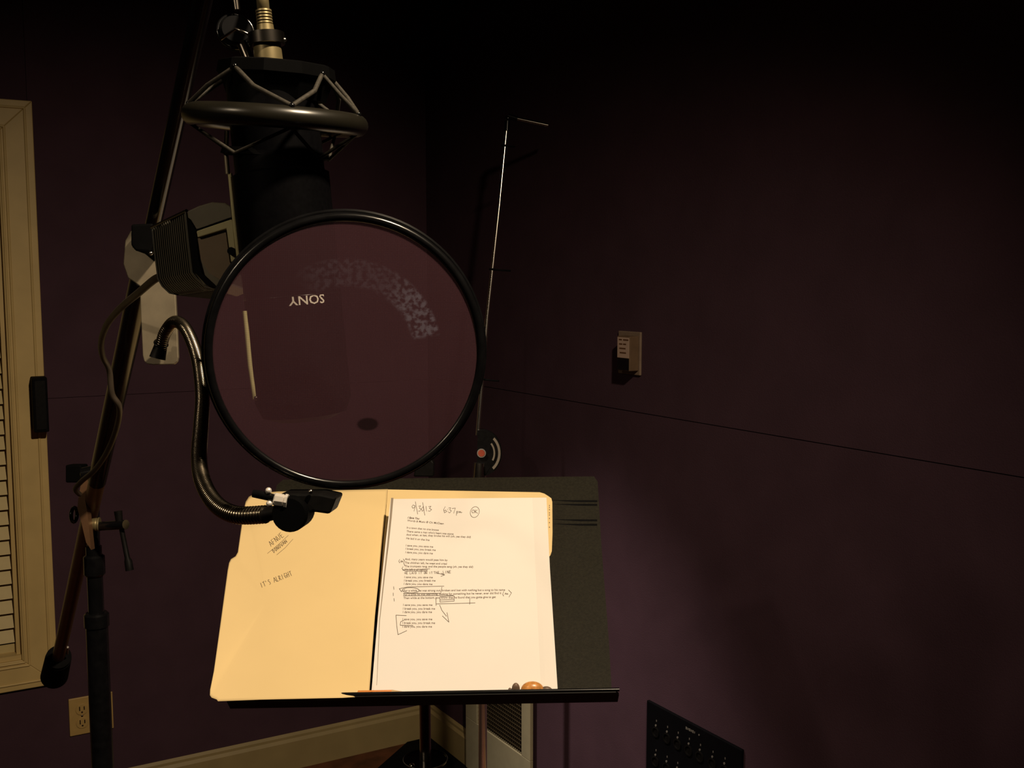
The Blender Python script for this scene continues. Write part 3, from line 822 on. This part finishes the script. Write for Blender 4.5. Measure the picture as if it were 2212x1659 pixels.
# ------------------------------------------------------------------ big microphone boom stand
DT, DC = 0.80, 1.85
def BM(v):                                              # boom centre line
    u = 438 - (438 - 122) * v / 1440.0
    i_ = 1 / DT + (1 / DC - 1 / DT) * v / 1440.0
    return u, 1 / i_
def BP(v, du=0.0, dd=0.0):
    u, d = BM(v); return P(u + du, v, d + dd)
def bd_(v): return BM(v)[1] / F
pvu, pvd = BM(1090)
base_p = P(207, 1659, pvd + 0.03)
ST = thing('microphone_stand', (base_p.x, base_p.y, 0), 'heavy black studio boom stand with counterweight beside the window', 'stand')
sx_, sy_ = P(201, 1150, pvd + 0.03).x, P(201, 1150, pvd + 0.03).y
def SP(v): 
    # point on the vertical pole seen at row v
    r = ray(201, v); t = (sy_ - EYE.y) / r.y
    return Vector((sx_, sy_, EYE.z + r.z * t))
ks = (pvd + 0.03) / F
m = MB(); m.tube([Vector((sx_, sy_, 0.1)), SP(1330)], 23 * ks, 28); m.build('lower_pole', M_BLACK, ST)
m = MB(); m.tube([SP(1340), SP(1180)], 16.5 * ks, 24); m.build('upper_pole', M_BLACKG, ST)
m = MB(); m.lathe(SP(1352), ZV, [(0, 24 * ks), (0.0, 26 * ks), (26 * ks, 26 * ks), (30 * ks, 22 * ks)], 28); m.build('lower_collar', M_BLACK, ST)
m = MB(); m.lathe(SP(1243), ZV, [(0, 19 * ks), (4 * ks, 22 * ks), (42 * ks, 22 * ks), (46 * ks, 17 * ks)], 28); m.build('upper_collar', M_BLACK, ST)
m = MB()
for a_ in (0.9, 3.0, 5.1):
    d_ = Vector((math.cos(a_), math.sin(a_), 0))
    m.tube([Vector((sx_, sy_, 0.22)) + d_ * 0.02, Vector((sx_, sy_, 0.05)) + d_ * 0.36], 0.013, 12)
    m.ball(Vector((sx_, sy_, 0.03)) + d_ * 0.38, 0.03)
m.build('tripod_base', M_BLACK, ST)
# swivel head
m = MB(); m.tube([SP(1190), SP(1020)], [13 * ks, 17 * ks], 20); HEAD = m.build('swivel_head', M_BLACKG, ST)
m = MB(); m.lathe(P(206, 1133, pvd), RGT + FWD * 0.15, [(-6 * ks, 13 * ks), (2 * ks, 14 * ks), (4 * ks, 13 * ks), (6 * ks, 15 * ks), (9 * ks, 15 * ks)], 24); m.build('hinge_washer', M_BRASS, HEAD)
m = MB()
m.prism([P(176, 1040, pvd - .02), P(188, 1032, pvd - .02), P(194, 1055, pvd - .02), P(184, 1080, pvd - .02), P(189, 1110, pvd - .02), P(193, 1150, pvd - .02), P(197, 1188, pvd - .02), P(186, 1172, pvd - .02), P(176, 1130, pvd - .02), P(167, 1098, pvd - .02), P(170, 1070, pvd - .02)], FWD * 0.012)
m.build('side_cheek', M_BRICKBROWN, HEAD)
m = MB(); m.torus(P(160, 1112, pvd), RGT, 15 * ks, 4 * ks, 24, 10); m.build('hinge_ring', M_BLACK, HEAD)
m = MB(); m.box(P(166, 1022, pvd + .03), RGT, UPV, FWD, 17 * ks, 19 * ks, 0.012); m.build('rear_block', M_VOID, HEAD, bevel=0.002)
m = MB(); m.lathe(P(200, 1020, pvd - .01), RGT + UPV * 0.2, [(-24 * ks, 8 * ks), (-20 * ks, 14 * ks), (14 * ks, 14 * ks), (18 * ks, 8 * ks)], 22); m.build('boom_clutch', M_BLACKG, HEAD)
# T handle
m = MB(); m.tube([P(212, 1137, pvd), P(272, 1133, pvd - .02)], [9.5 * ks, 10 * ks], 18); TH = m.build('handle', M_BLACKG, ST)
m = MB(); m.tube([P(255, 1104, pvd - .015), P(258, 1130, pvd - .015)], [8.5 * ks, 7 * ks], 14); m.build('handle_cap', M_BLACKM, TH)
m = MB(); m.tube([P(262, 1140, pvd - .015), P(275, 1205, pvd - .015), P(277, 1212, pvd - .015), P(280, 1232, pvd - .015)], [5 * ks, 5.5 * ks, 8 * ks, 8.5 * ks], 14); m.build('lever', M_BLACKM, TH)
# boom arm
m = MB(); m.tube([BP(-150), BP(500)], 17 * bd_(480), 24); m.build('boom_inner_tube', M_BLACKG, ST)
m = MB(); m.tube([BP(600), BP(1040)], 21 * bd_(850), 24); m.build('boom_outer_tube', M_BLACK, ST)
m = MB(); m.tube([BP(618), BP(600), BP(572), BP(556)], [22 * bd_(618), 22 * bd_(600), 14 * bd_(572), 12 * bd_(556)], 22); m.build('boom_taper', M_BLACKM, ST)
m = MB(); m.tube([BP(560), BP(480)], 9 * bd_(520), 16); m.build('boom_core', M_DCHROME, ST)
m = MB(); m.tube([BP(1040), BP(1425)], 15 * bd_(1250), 22); m.build('boom_tail', M_BRICKBROWN, ST)
m = MB(); u_, d_ = BM(1500)
ax_ = (BP(1490) - BP(1415)).normalized(); kc = d_ / F
m.lathe(BP(1418), ax_, [(0, 18 * kc), (2 * kc, 24 * kc), (8 * kc, 24 * kc), (8 * kc, 22 * kc), (12 * kc, 22 * kc), (12 * kc, 25 * kc), (112 * kc, 27 * kc), (116 * kc, 22 * kc)], 30); m.build('counterweight', M_RUBBER, ST)
m = MB(); m.tube([BP(1398, 15), BP(1412, 17)], 2.2 * kc, 8); m.build('lock_screw', M_CHROME, ST)

# ------------------------------------------------------------------ pop filter
DP = 0.62; kp = DP / F
pc = P(751, 762, DP)
PN_ = (EYE - pc).normalized(); PN_ = (PN_ + Vector((0.02, 0, -0.10))).normalized()   # disc normal, tipped down a little
_pr = (RGT - PN_ * RGT.dot(PN_)).normalized(); _pu = PN_.cross(_pr)
R0 = 291 * kp
PF = thing('pop_filter', P(640, 1100, DP), 'round black mesh pop filter on a chrome gooseneck in front of the microphone', 'pop filter')
m = MB(); m.lathe(pc - PN_ * 0.013, PN_, [(0.0, R0 + 2 * kp), (0.0, R0 + 14 * kp), (0.002, R0 + 17 * kp), (0.0055, R0 + 17 * kp), (0.0065, R0 + 13 * kp), (0.0065, R0 + 2 * kp), (0, R0 + 2 * kp)], 96, caps=False); m.build('rear_hoop', M_BLACK, PF)
m = MB(); m.torus(pc, PN_, R0 - 1 * kp, 9.5 * kp, 96, 14); HOOP = m.build('front_hoop', M_BLACK, PF)

mm = bpy.data.materials.new('nylon_mesh'); mm.use_nodes = True; nt = mm.node_tree; nt.nodes.clear()
N = nt.nodes.new
out = N('ShaderNodeOutputMaterial'); mx = N('ShaderNodeMixShader'); tr = N('ShaderNodeBsdfTransparent'); df = N('ShaderNodeBsdfDiffuse')
tcn = N('ShaderNodeTexCoord'); sep = N('ShaderNodeSeparateXYZ')
nt.links.new(tcn.outputs['Object'], sep.inputs[0])
# polar coordinates on the disc (object axes are the disc's own)
def math_n(op, a, b=None):
    n_ = N('ShaderNodeMath'); n_.operation = op
    for i, x in enumerate((a, b)):
        if x is None: continue
        if isinstance(x, (int, float)): n_.inputs[i].default_value = x
        else: nt.links.new(x, n_.inputs[i])
    return n_.outputs[0]
X, Y = sep.outputs[0], sep.outputs[1]
rad = math_n('POWER', math_n('ADD', math_n('MULTIPLY', X, X), math_n('MULTIPLY', Y, Y)), 0.5)
th = math_n('ARCTAN2', Y, X)
def ramp01(x, a, b):
    n_ = N('ShaderNodeMapRange'); n_.interpolation_type = 'SMOOTHSTEP'
    nt.links.new(x, n_.inputs[0]); n_.inputs[1].default_value = a; n_.inputs[2].default_value = b
    return n_.outputs[0]
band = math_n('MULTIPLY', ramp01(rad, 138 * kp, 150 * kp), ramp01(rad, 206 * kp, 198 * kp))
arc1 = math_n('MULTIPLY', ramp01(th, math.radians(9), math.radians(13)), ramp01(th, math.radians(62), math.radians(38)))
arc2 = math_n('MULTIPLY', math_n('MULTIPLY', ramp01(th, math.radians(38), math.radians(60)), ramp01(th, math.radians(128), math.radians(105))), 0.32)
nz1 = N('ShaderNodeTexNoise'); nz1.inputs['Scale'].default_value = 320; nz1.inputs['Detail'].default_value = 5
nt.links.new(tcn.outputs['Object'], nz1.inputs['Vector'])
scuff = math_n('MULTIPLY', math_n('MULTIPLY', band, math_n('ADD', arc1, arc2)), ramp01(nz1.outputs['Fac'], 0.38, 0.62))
nz2 = N('ShaderNodeTexNoise'); nz2.inputs['Scale'].default_value = 30
nt.links.new(tcn.outputs['Object'], nz2.inputs['Vector'])
wx = N('ShaderNodeTexWave'); wx.inputs['Scale'].default_value = 300; wx.bands_direction = 'X'
wy = N('ShaderNodeTexWave'); wy.inputs['Scale'].default_value = 300; wy.bands_direction = 'Y'
nt.links.new(tcn.outputs['Object'], wx.inputs['Vector']); nt.links.new(tcn.outputs['Object'], wy.inputs['Vector'])
weave = math_n('MULTIPLY', math_n('ADD', wx.outputs['Fac'], wy.outputs['Fac']), 0.12)
# blot near the bottom of the disc
bx_ = math_n('DIVIDE', math_n('SUBTRACT', X, 40 * kp), 26 * kp); by_ = math_n('DIVIDE', math_n('ADD', Y, 157 * kp), 16 * kp)
br = math_n('ADD', math_n('MULTIPLY', bx_, bx_), math_n('MULTIPLY', by_, by_))
blot = ramp01(br, 1.1, 0.5)
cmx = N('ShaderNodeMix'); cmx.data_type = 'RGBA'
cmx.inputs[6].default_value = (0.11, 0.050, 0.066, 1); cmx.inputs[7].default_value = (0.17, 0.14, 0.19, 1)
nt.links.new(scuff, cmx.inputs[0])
cm2 = N('ShaderNodeMix'); cm2.data_type = 'RGBA'; cm2.inputs[7].default_value = (0.012, 0.008, 0.008, 1)
nt.links.new(cmx.outputs[2], cm2.inputs[6]); nt.links.new(math_n('MULTIPLY', blot, 0.85), cm2.inputs[0])
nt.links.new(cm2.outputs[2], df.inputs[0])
fac = math_n('ADD', math_n('ADD', math_n('MULTIPLY', nz2.outputs['Fac'], 0.08), weave), 0.42)
fac = math_n('ADD', fac, math_n('MULTIPLY', math_n('MAXIMUM', scuff, blot), 0.25))
tl2 = N('ShaderNodeBsdfTranslucent'); nt.links.new(cm2.outputs[2], tl2.inputs[0])
mx2 = N('ShaderNodeMixShader'); mx2.inputs[0].default_value = 0.4
nt.links.new(df.outputs[0], mx2.inputs[1]); nt.links.new(tl2.outputs[0], mx2.inputs[2])
nt.links.new(fac, mx.inputs[0]); nt.links.new(tr.outputs[0], mx.inputs[1]); nt.links.new(mx2.outputs[0], mx.inputs[2])
nt.links.new(mx.outputs[0], out.inputs[0])

def disc(name, off, material, parent):
    me = bpy.data.meshes.new(name)
    n = 96
    me.from_pydata([(0, 0, 0)] + [(R0 * math.cos(2 * math.pi * i / n), R0 * math.sin(2 * math.pi * i / n), 0) for i in range(n)], [], [[0, 1 + i, 1 + (i + 1) % n] for i in range(n)])
    me.materials.append(material)
    o = bpy.data.objects.new(name, me); COL.objects.link(o); o.parent = parent
    rot = Matrix((_pr, _pu, PN_)).transposed().to_4x4()
    o.matrix_local = Matrix.Translation(pc + PN_ * off - OFF[parent.name]) @ rot
    OFF[o.name] = OFF[parent.name]
    return o
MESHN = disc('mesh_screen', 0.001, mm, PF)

# clamp at the foot of the hoop
def PP(u, v, dd=0.0): return P(u, v, DP + dd)
m = MB(); m.prism([PP(604, 1066, -.012), PP(690, 1066, -.012), PP(727, 1074, -.012), PP(712, 1111, -.012), PP(676, 1106, -.012), PP(640, 1122, -.012), PP(600, 1118, -.012)], FWD * 0.026); CLP = m.build('clamp_block', M_BLACKM, PF, bevel=0.0015)
m = MB(); m.lathe(PP(624, 1112, -0.020), FWD, [(0, 34 * kp), (0.003, 38 * kp), (0.024, 38 * kp), (0.028, 30 * kp)], 28); m.build('pivot_knob', M_VOID, CLP)
m = MB(); m.lathe(PP(590, 1078, -0.018), RGT + UPV * -0.15, [(0, 12 * kp), (5 * kp, 14 * kp), (22 * kp, 13.5 * kp), (25 * kp, 10 * kp), (25 * kp, 15 * kp), (31 * kp, 15 * kp)], 8, smooth=False); m.build('clamp_nut', M_NICKEL, CLP, label='chrome hexagonal clamp nut')
m = MB(); m.tube([PP(546, 1066, -.02), PP(560, 1068, -.02), PP(592, 1076, -.02)], [8 * kp, 9 * kp, 8 * kp], 14); m.build('wing_lever', M_BLACKG, CLP)
for (u, v) in ((580, 1060), (582, 1088)):
    m = MB(); m.ball(PP(u, v, -.021), 7 * kp, 12, 8); m.build('wing', M_NICKEL, CLP)
m = MB(); m.ball(PP(671, 1062, -.014), 5.2 * kp, 12, 8); m.build('screw', M_CHROME, CLP)
# gooseneck: ribbed tube from the plate to the clamp
UPL, DPL = 0.97, 0.97
gp = smooth_path([P(347, 752, .955), P(357, 718, .945), P(378, 695, .93), P(402, 712, .905), P(426, 770, .87), P(437, 850, .82), P(434, 920, .78), P(430, 985, .74), P(438, 1040, .70), P(466, 1088, .665), P(510, 1112, .64), P(575, 1111, .625)], 60)
d_acc = 0.0; rs = []
for i, p in enumerate(gp):
    if i: d_acc += (p - gp[i - 1]).length
    rs.append(0.00505 * (1.0 + 0.075 * math.sin(d_acc / 0.00265 * 2 * math.pi)))
# resample evenly so that the ribs are even
tot = d_acc; step = 0.00245 / 6; acc = [0.0]
for i in range(1, len(gp)): acc.append(acc[-1] + (gp[i] - gp[i - 1]).length)
ev = []; j = 0; t = 0.0
while t < tot:
    while acc[j + 1] < t: j += 1
    f_ = (t - acc[j]) / (acc[j + 1] - acc[j]); ev.append(gp[j].lerp(gp[j + 1], f_)); t += step
m = MB(); m.tube(ev, [0.0049 * (1 + 0.15 * abs(math.sin(i / 6 * math.pi))) for i in range(len(ev))], 16); m.build('gooseneck', M_CHROME if False else mat('gooseneck_chrome', (0.38, 0.32, 0.24), 0.22, metal=1, var=0.1), PF, label='ribbed chrome gooseneck')
m = MB(); m.tube([P(566, 1113, .626), P(600, 1106, .622)], [17 * kp, 15 * kp], 16); m.build('end_ferrule', M_BLACKM, PF)
m = MB(); m.tube([P(340, 774, .955), P(347, 748, .955)], [17.5 * .955 / F, 14 * .955 / F], 18); m.build('socket_ferrule', M_BLACKM, PF)
m = MB(); m.torus(P(348, 742, .953), P(357, 718, .945) - P(347, 752, .955), 13.5 * .955 / F, 2.5 * .955 / F, 20, 8); m.build('lock_ring', M_BLACK, PF)
def PL(u, v): return P(u, v, DPL)
plate = [(270, 520), (283, 497), (330, 488), (372, 520), (379, 640), (383, 720), (385, 772), (383, 781), (376, 787), (330, 788), (317, 786), (311, 780), (308, 768), (303, 660), (302, 618), (276, 600), (266, 570)]
m = MB(); m.prism([PL(u, v) for u, v in plate], FWD * 0.004); m.build('mounting_plate', M_STEEL, PF, bevel=0.0008)
m = MB(); ku = 0.955 / F
m.prism([P(282, 484, .945), P(330, 482, .945), P(334, 520, .945), P(325, 545, .945), P(292, 542, .945), P(282, 530, .945)], FWD * 0.025); m.build('boom_clamp', M_VOID, PF, bevel=0.002)
m = MB(); m.ball(P(326, 547, .945), 4.5 * ku, 10, 8); m.build('clamp_screw', M_CHROME, PF)

# ------------------------------------------------------------------ microphone (hung upside down)
DM = 0.69; km = DM / F
def MU(v): return 571 + (v - 40) * 0.1029
def MP(v, du=0.0, dd=0.0): return P(MU(v) + du, v, DM + (v - 400) * 0.1 * km + dd)
MAX = (MP(905) - MP(40)).normalized()
MI = thing('condenser_microphone', MP(905), 'black studio condenser microphone hung upside down behind the pop filter', 'microphone')
L = lambda v: (MP(v) - MP(0)).dot(MAX)
m = MB(); m.lathe(MP(0), MAX, [(L(170), 60 * km), (L(172), 95 * km), (L(372), 95 * km), (L(374), 97 * km), (L(378), 104 * km), (L(640), 104 * km)], 56); BODY = m.build('body', mat('mic_black', (0.002, 0.002, 0.0025), 0.4, spec=0.05, var=0.2, scale=300), MI)
m = MB(); m.lathe(MP(0), MAX, [(L(640), 104 * km), (L(862), 104 * km), (L(893), 92 * km), (L(905), 60 * km), (L(907), 1 * km)], 56); m.build('grille', mat('mic_grille', (0.002, 0.002, 0.0025), 0.6, spec=0.02, var=0.5, scale=900, bump=0.3, bscale=1500), MI)
m = MB(); m.torus(MP(640), MAX, 104 * km, 1.6 * km, 56, 8); m.build('grille_band', M_BLACK, MI)
m = MB(); m.lathe(MP(0), MAX, [(L(95), 27 * km), (L(96), 29 * km), (L(160), 31 * km)], 36); m.build('tail_stem', M_BRASS, MI)
# maker's name, upside down, wrapped on the body
vs, fs = text_geo('SONY', 0, 0.012)
w_ = max(x for x, y in vs); h_ = max(y for x, y in vs)
ax = MAX; vw = (EYE - MP(650)); vw = (vw - ax * vw.dot(ax)).normalized(); sd = ax.cross(vw)   # sd points to the picture's right or left
if sd.x > 0: sd = -sd                                   # letters run from right to left
tw = 80 * km; th_ = 19 * km; r_ = 105 * km
c_axis = MP(650); 
ang_c = math.asin(max(-1, min(1, (MU(650) - 663) / 104.0)))
m = MB(); pts = []
for x, y in vs:
    a_ = ang_c + ((x / w_) - 0.5) * tw / r_
    pts.append(c_axis + (vw * math.cos(a_) + sd * math.sin(a_)) * r_ + ax * ((y / h_ - 0.5) * th_))
m.add(pts, fs)
m.build('maker_name', mat('silver_print', (0.75, 0.70, 0.62), 0.4, spec=0.5), BODY, label='silver maker name printed on the body')
# cooling unit on the side
D0, D1_, D2_ = 0.80, 0.735, 0.715
def lerp(a, b, t): return a + (b - a) * t
CU = MB()
left = [(329, 491), (334, 545), (341, 602), (350, 618), (366, 633), (386, 637)]
right = [(401, 458), (407, 520), (415, 588), (424, 600), (446, 620), (468, 626)]
nf = 17
for i in range(nf):
    t0 = i / nf; t1 = (i + 0.5) / nf
    fr = []; 
    for tt in (t0, t1):
        d = lerp(D0, D1_, tt)
        fr.append([P(lerp(a[0], b[0], tt), lerp(a[1], b[1], tt), d) for a, b in zip(left, right)])
    back_ = []
    for q in fr:
        back_.append([p + FWD * 0.022 + RGT * 0.012 for p in q])
    for j in range(5):
        CU.hexa([fr[0][j], fr[1][j], fr[1][j + 1], fr[0][j + 1]], [back_[0][j], back_[1][j], back_[1][j + 1], back_[0][j + 1]])
CU.build('cooling_fins', mat('fin_black', (0.085, 0.078, 0.06), 0.4, spec=0.55, var=0.2), MI, label='ribbed black heat sink')
m = MB()
core_l = [P(u + 4, v + 2, D0 + 0.006) for u, v in left]; core_r = [P(u, v + 2, D1_ + 0.006) for u, v in right]
for j in range(5):
    m.hexa([core_l[j], core_r[j], core_r[j + 1], core_l[j + 1]], [core_l[j] + FWD * 0.03 + RGT * .015, core_r[j] + FWD * 0.03 + RGT * .015, core_r[j + 1] + FWD * 0.03 + RGT * .015, core_l[j + 1] + FWD * 0.03 + RGT * .015])
m.build('sink_core', M_RUBBER, MI)
m = MB(); m.tube([P(327, 491, D0 - .002), P(403, 455, D1_ - .002)], 3.6 * km, 10); m.build('sink_top_edge', M_BLACK, MI)
for side, dd in ((left, D0), (right, D1_)):
    m = MB(); m.tube([P(u, v, dd - 0.001) for u, v in side], 1.7 * km, 8); m.build('sink_side_edge', mat('edge_grey', (0.09, 0.085, 0.07), 0.35, spec=0.6), MI)
# housing between heat sink and body
hs = [(404, 456), (430, 444), (458, 436), (486, 438), (500, 446), (508, 520), (518, 590), (500, 615), (470, 628), (440, 615), (418, 586)]
m = MB(); m.prism([P(u, v, D2_) for u, v in hs], FWD * 0.05); HS = m.build('cooler_housing', M_GREYPAINT, MI, bevel=0.001)
m = MB(); m.prism([P(u, v, D2_ - .002) for u, v in ((406, 470), (424, 500), (428, 560), (436, 590), (470, 622), (446, 616), (418, 586))], FWD * 0.002); m.build('shadow_gap', M_RUBBER, HS)
m = MB(); m.prism([P(u, v, D2_ - .006) for u, v in ((424, 499), (498, 474), (503, 476), (509, 540), (513, 566), (499, 566), (489, 494), (427, 513))], FWD * 0.006); m.build('bracket', M_PALE, HS, bevel=0.0006)
m = MB(); m.prism([P(u, v, D2_ - .0035) for u, v in ((427, 515), (487, 496), (496, 566), (503, 578), (478, 606), (452, 590), (434, 562))], FWD * 0.0035); m.build('access_panel', mat('panel_taupe', (0.16, 0.115, 0.07), 0.5, spec=0.3), HS)
m = MB(); m.tube([P(424, 498, D2_ - .005), P(501, 471, D2_ - .005)], 2.6 * km, 8); m.build('bracket_gap', M_RUBBER, HS)
m = MB(); m.lathe(P(499, 542, D2_ - 0.009), FWD, [(0, 8.5 * km), (0.004, 8.5 * km)], 18); m.build('bolt_hole', M_RUBBER, HS)
m = MB(); m.tube([P(497, 375, D2_ - .012), P(506, 470, D2_ - .012), P(518, 570, D2_ - .012), P(522, 584, D2_ - .010)], [5 * km, 5 * km, 5.5 * km, 3.5 * km], 12); m.build('edge_highlight', M_PALE, MI, label='pale strip drawn as the highlight on the left edge of the body')  # highlight on the body's left edge, built as a pale tube
m = MB(); m.tube([P(490, 283, DM - .006), P(488, 330, DM - .006), P(492, 376, DM - .006)], 5 * km, 12); m.build('edge_highlight', M_STEEL, MI)  # upper stretch of the edge highlight, also a tube
m = MB(); m.tube([P(529, 672, DM - .012), P(540, 790, DM - .012), P(550, 862, DM - .012)], [5.2 * km, 5 * km, 4 * km], 12); m.build('edge_highlight', M_PALE, MI)  # lower stretch of the built-in edge highlight, seen through the mesh
m = MB(); m.ball(P(553, 860, DM - 0.017), 4.6 * km, 10, 8); m.build('edge_spot', M_CHROME, MI)  # bright spot at the foot of the modelled highlight

# ------------------------------------------------------------------ shock mount around the microphone
SMD = DM
SM = thing('shock_mount', MP(290), 'black ring shock mount with zigzag elastic cords holding the microphone', 'shock mount')
rc = P(597, 260, SMD)
RAX = (MAX + RGT * -0.145 + FWD * 0.085).normalized()
RR = 174 * km
m = MB(); m.torus(rc, RAX, RR, 23 * km, 96, 18); m.build('ring', mat('ring_black', (0.009, 0.008, 0.0055), 0.30, spec=0.5, var=0.2), SM)
_rr = (RGT - RAX * RGT.dot(RAX)).normalized(); _rf = RAX.cross(_rr)
if _rf.y > 0: _rf = -_rf                                 # towards the viewer
def RP(a, r, h): # point round the microphone axis: angle from picture right towards viewer, radius px, height px upwards
    return rc + (_rr * math.cos(a) + _rf * math.sin(a)) * (r * km) - RAX * (h * km)
m = MB(); m.lathe(rc - RAX * 118 * km, RAX, [(0, 40 * km), (0, 112 * km), (3 * km, 122 * km), (26 * km, 126 * km), (34 * km, 118 * km), (74 * km, 104 * km), (74 * km, 96 * km)], 10, smooth=False); m.build('upper_hub', M_VOID, SM)
m = MB(); m.lathe(rc + RAX * 62 * km, RAX, [(0, 96 * km), (0, 112 * km), (14 * km, 116 * km), (18 * km, 104 * km)], 40); m.build('lower_hub', M_VOID, SM)
KN = [math.radians(a) for a in (8, 68, 170, 245, 305)]
AP = [math.radians(a) for a in (27, 123, 205, 275, 338)]
for i, a in enumerate(KN):
    for ap in (AP[i], AP[i - 1]):
        dlt = (ap - a + math.pi) % (2 * math.pi) - math.pi
        m = MB(); m.tube([RP(a, 182, 22), RP(a + dlt * .5, 150, 58), RP(a + dlt, 118, 97)], 5.0 * km, 10); m.build('elastic_cord', M_CORD, SM)
        m = MB(); m.tube([RP(a, 178, -20), RP(a + dlt, 116, -76)], 3.8 * km, 8); m.build('elastic_cord', M_CORD, SM)
    m = MB(); m.ball(RP(a, 182, 22), 6.4 * km, 12, 8); m.build('cord_knob', M_BLACKG, SM)
    m = MB(); m.ball(RP(AP[i], 119, 98), 6.4 * km, 12, 8); m.build('cord_knob', M_BLACKG, SM)
# swivel yoke joining the mount to the boom
m = MB(); sc_ = P(509, 68, SMD + 0.015)
m.torus(sc_, Vector((0.35, -1, 0.25)), 38 * km, 4 * km, 40, 10); SW = m.build('swivel_ring', M_BLACKG, SM)
m = MB(); m.lathe(P(509, 68, SMD + .012), Vector((0.35, -1, 0.25)), [(-0.008, 34 * km), (0.002, 34 * km), (0.004, 30 * km)], 32); m.build('swivel_disc', M_RUBBER, SW)
m = MB(); m.tube([P(478, 84, SMD), P(510, 62, SMD - .012), P(533, 72, SMD - .012), P(548, 84, SMD - .008)], 3.2 * km, 10); m.build('lock_lever', M_DCHROME, SM)
m = MB(); m.ball(P(552, 79, SMD - .012), 6 * km, 12, 8); m.build('lever_tip', M_CHROME, SM)
m = MB(); m.tube([P(522, 92, SMD + .004), P(538, 130, SMD + .004), P(545, 150, SMD + .004)], [11 * km, 12 * km, 14 * km], 16); m.build('yoke_arm', M_DCHROME, SM)
m = MB(); m.tube([P(505, -30, SMD + .01), P(512, 22, SMD + .01)], [9 * km, 7 * km], 14); m.build('yoke_stud', M_DCHROME, SM)
m = MB(); m.tube([P(430, -60, 0.79), P(470, -40, .745), P(505, -30, SMD + .01)], 13 * km, 14); m.build('boom_adapter', M_BLACK, SM)

# ------------------------------------------------------------------ microphone plug and cables
CB = thing('microphone_cable', MP(70), 'brass plugged microphone cable leaving the top of the microphone', 'cable')
m = MB()
prof = [(L(98), 36 * km), (L(97), 38 * km), (L(72), 38 * km), (L(70), 30 * km)]
m.lathe(MP(0), MAX, prof, 32); m.build('coupling_ring', M_DCHROME, CB)
for (du, dv) in ((39, 86), (-33, 80)):
    m = MB(); m.ball(P(MU(84) + du, dv, DM - .008), 5 * km, 10, 8); m.build('ring_screw', M_CHROME, CB)
pr = [(L(71), 18.5 * km), (L(54), 17.5 * km)]
for i in range(5):
    v0 = 54 - i * 6.5
    pr += [(L(v0), 14 * km), (L(v0 - 2), 14 * km), (L(v0 - 2.4), 17 * km), (L(v0 - 6), 16.5 * km)]
m = MB(); m.lathe(MP(0), MAX, pr + [(L(20), 13 * km)], 28); m.build('strain_relief', M_BRASS, CB)
m = MB(); m.tube(smooth_path([MP(24), MP(-20), P(556, -80, DM + .02), BP(-112, 16, -0.012)], 8), [13 * km] * 25, 16); m.build('cord', M_BRASS, CB)

pts = [P(350, 596, .80), P(332, 605, .815), P(300, 632, .86), P(262, 664, .93), P(232, 700, 1.0), P(219, 738, 1.06), P(222, 770, 1.10), P(236, 800, 1.12), P(242, 850, 1.13), P(258, 880, 1.14), P(252, 925, 1.17), P(232, 975, 1.2), P(205, 1015, 1.24), P(178, 1038, 1.27), P(163, 1056, 1.30), P(172, 1068, 1.32)]
path = smooth_path(pts, 10)
CA2 = MB().tube(path, 0.0031, 14).build('cooler_cable', M_CABLE, label='thin black cable looping from the heat sink down along the boom', cat='cable')
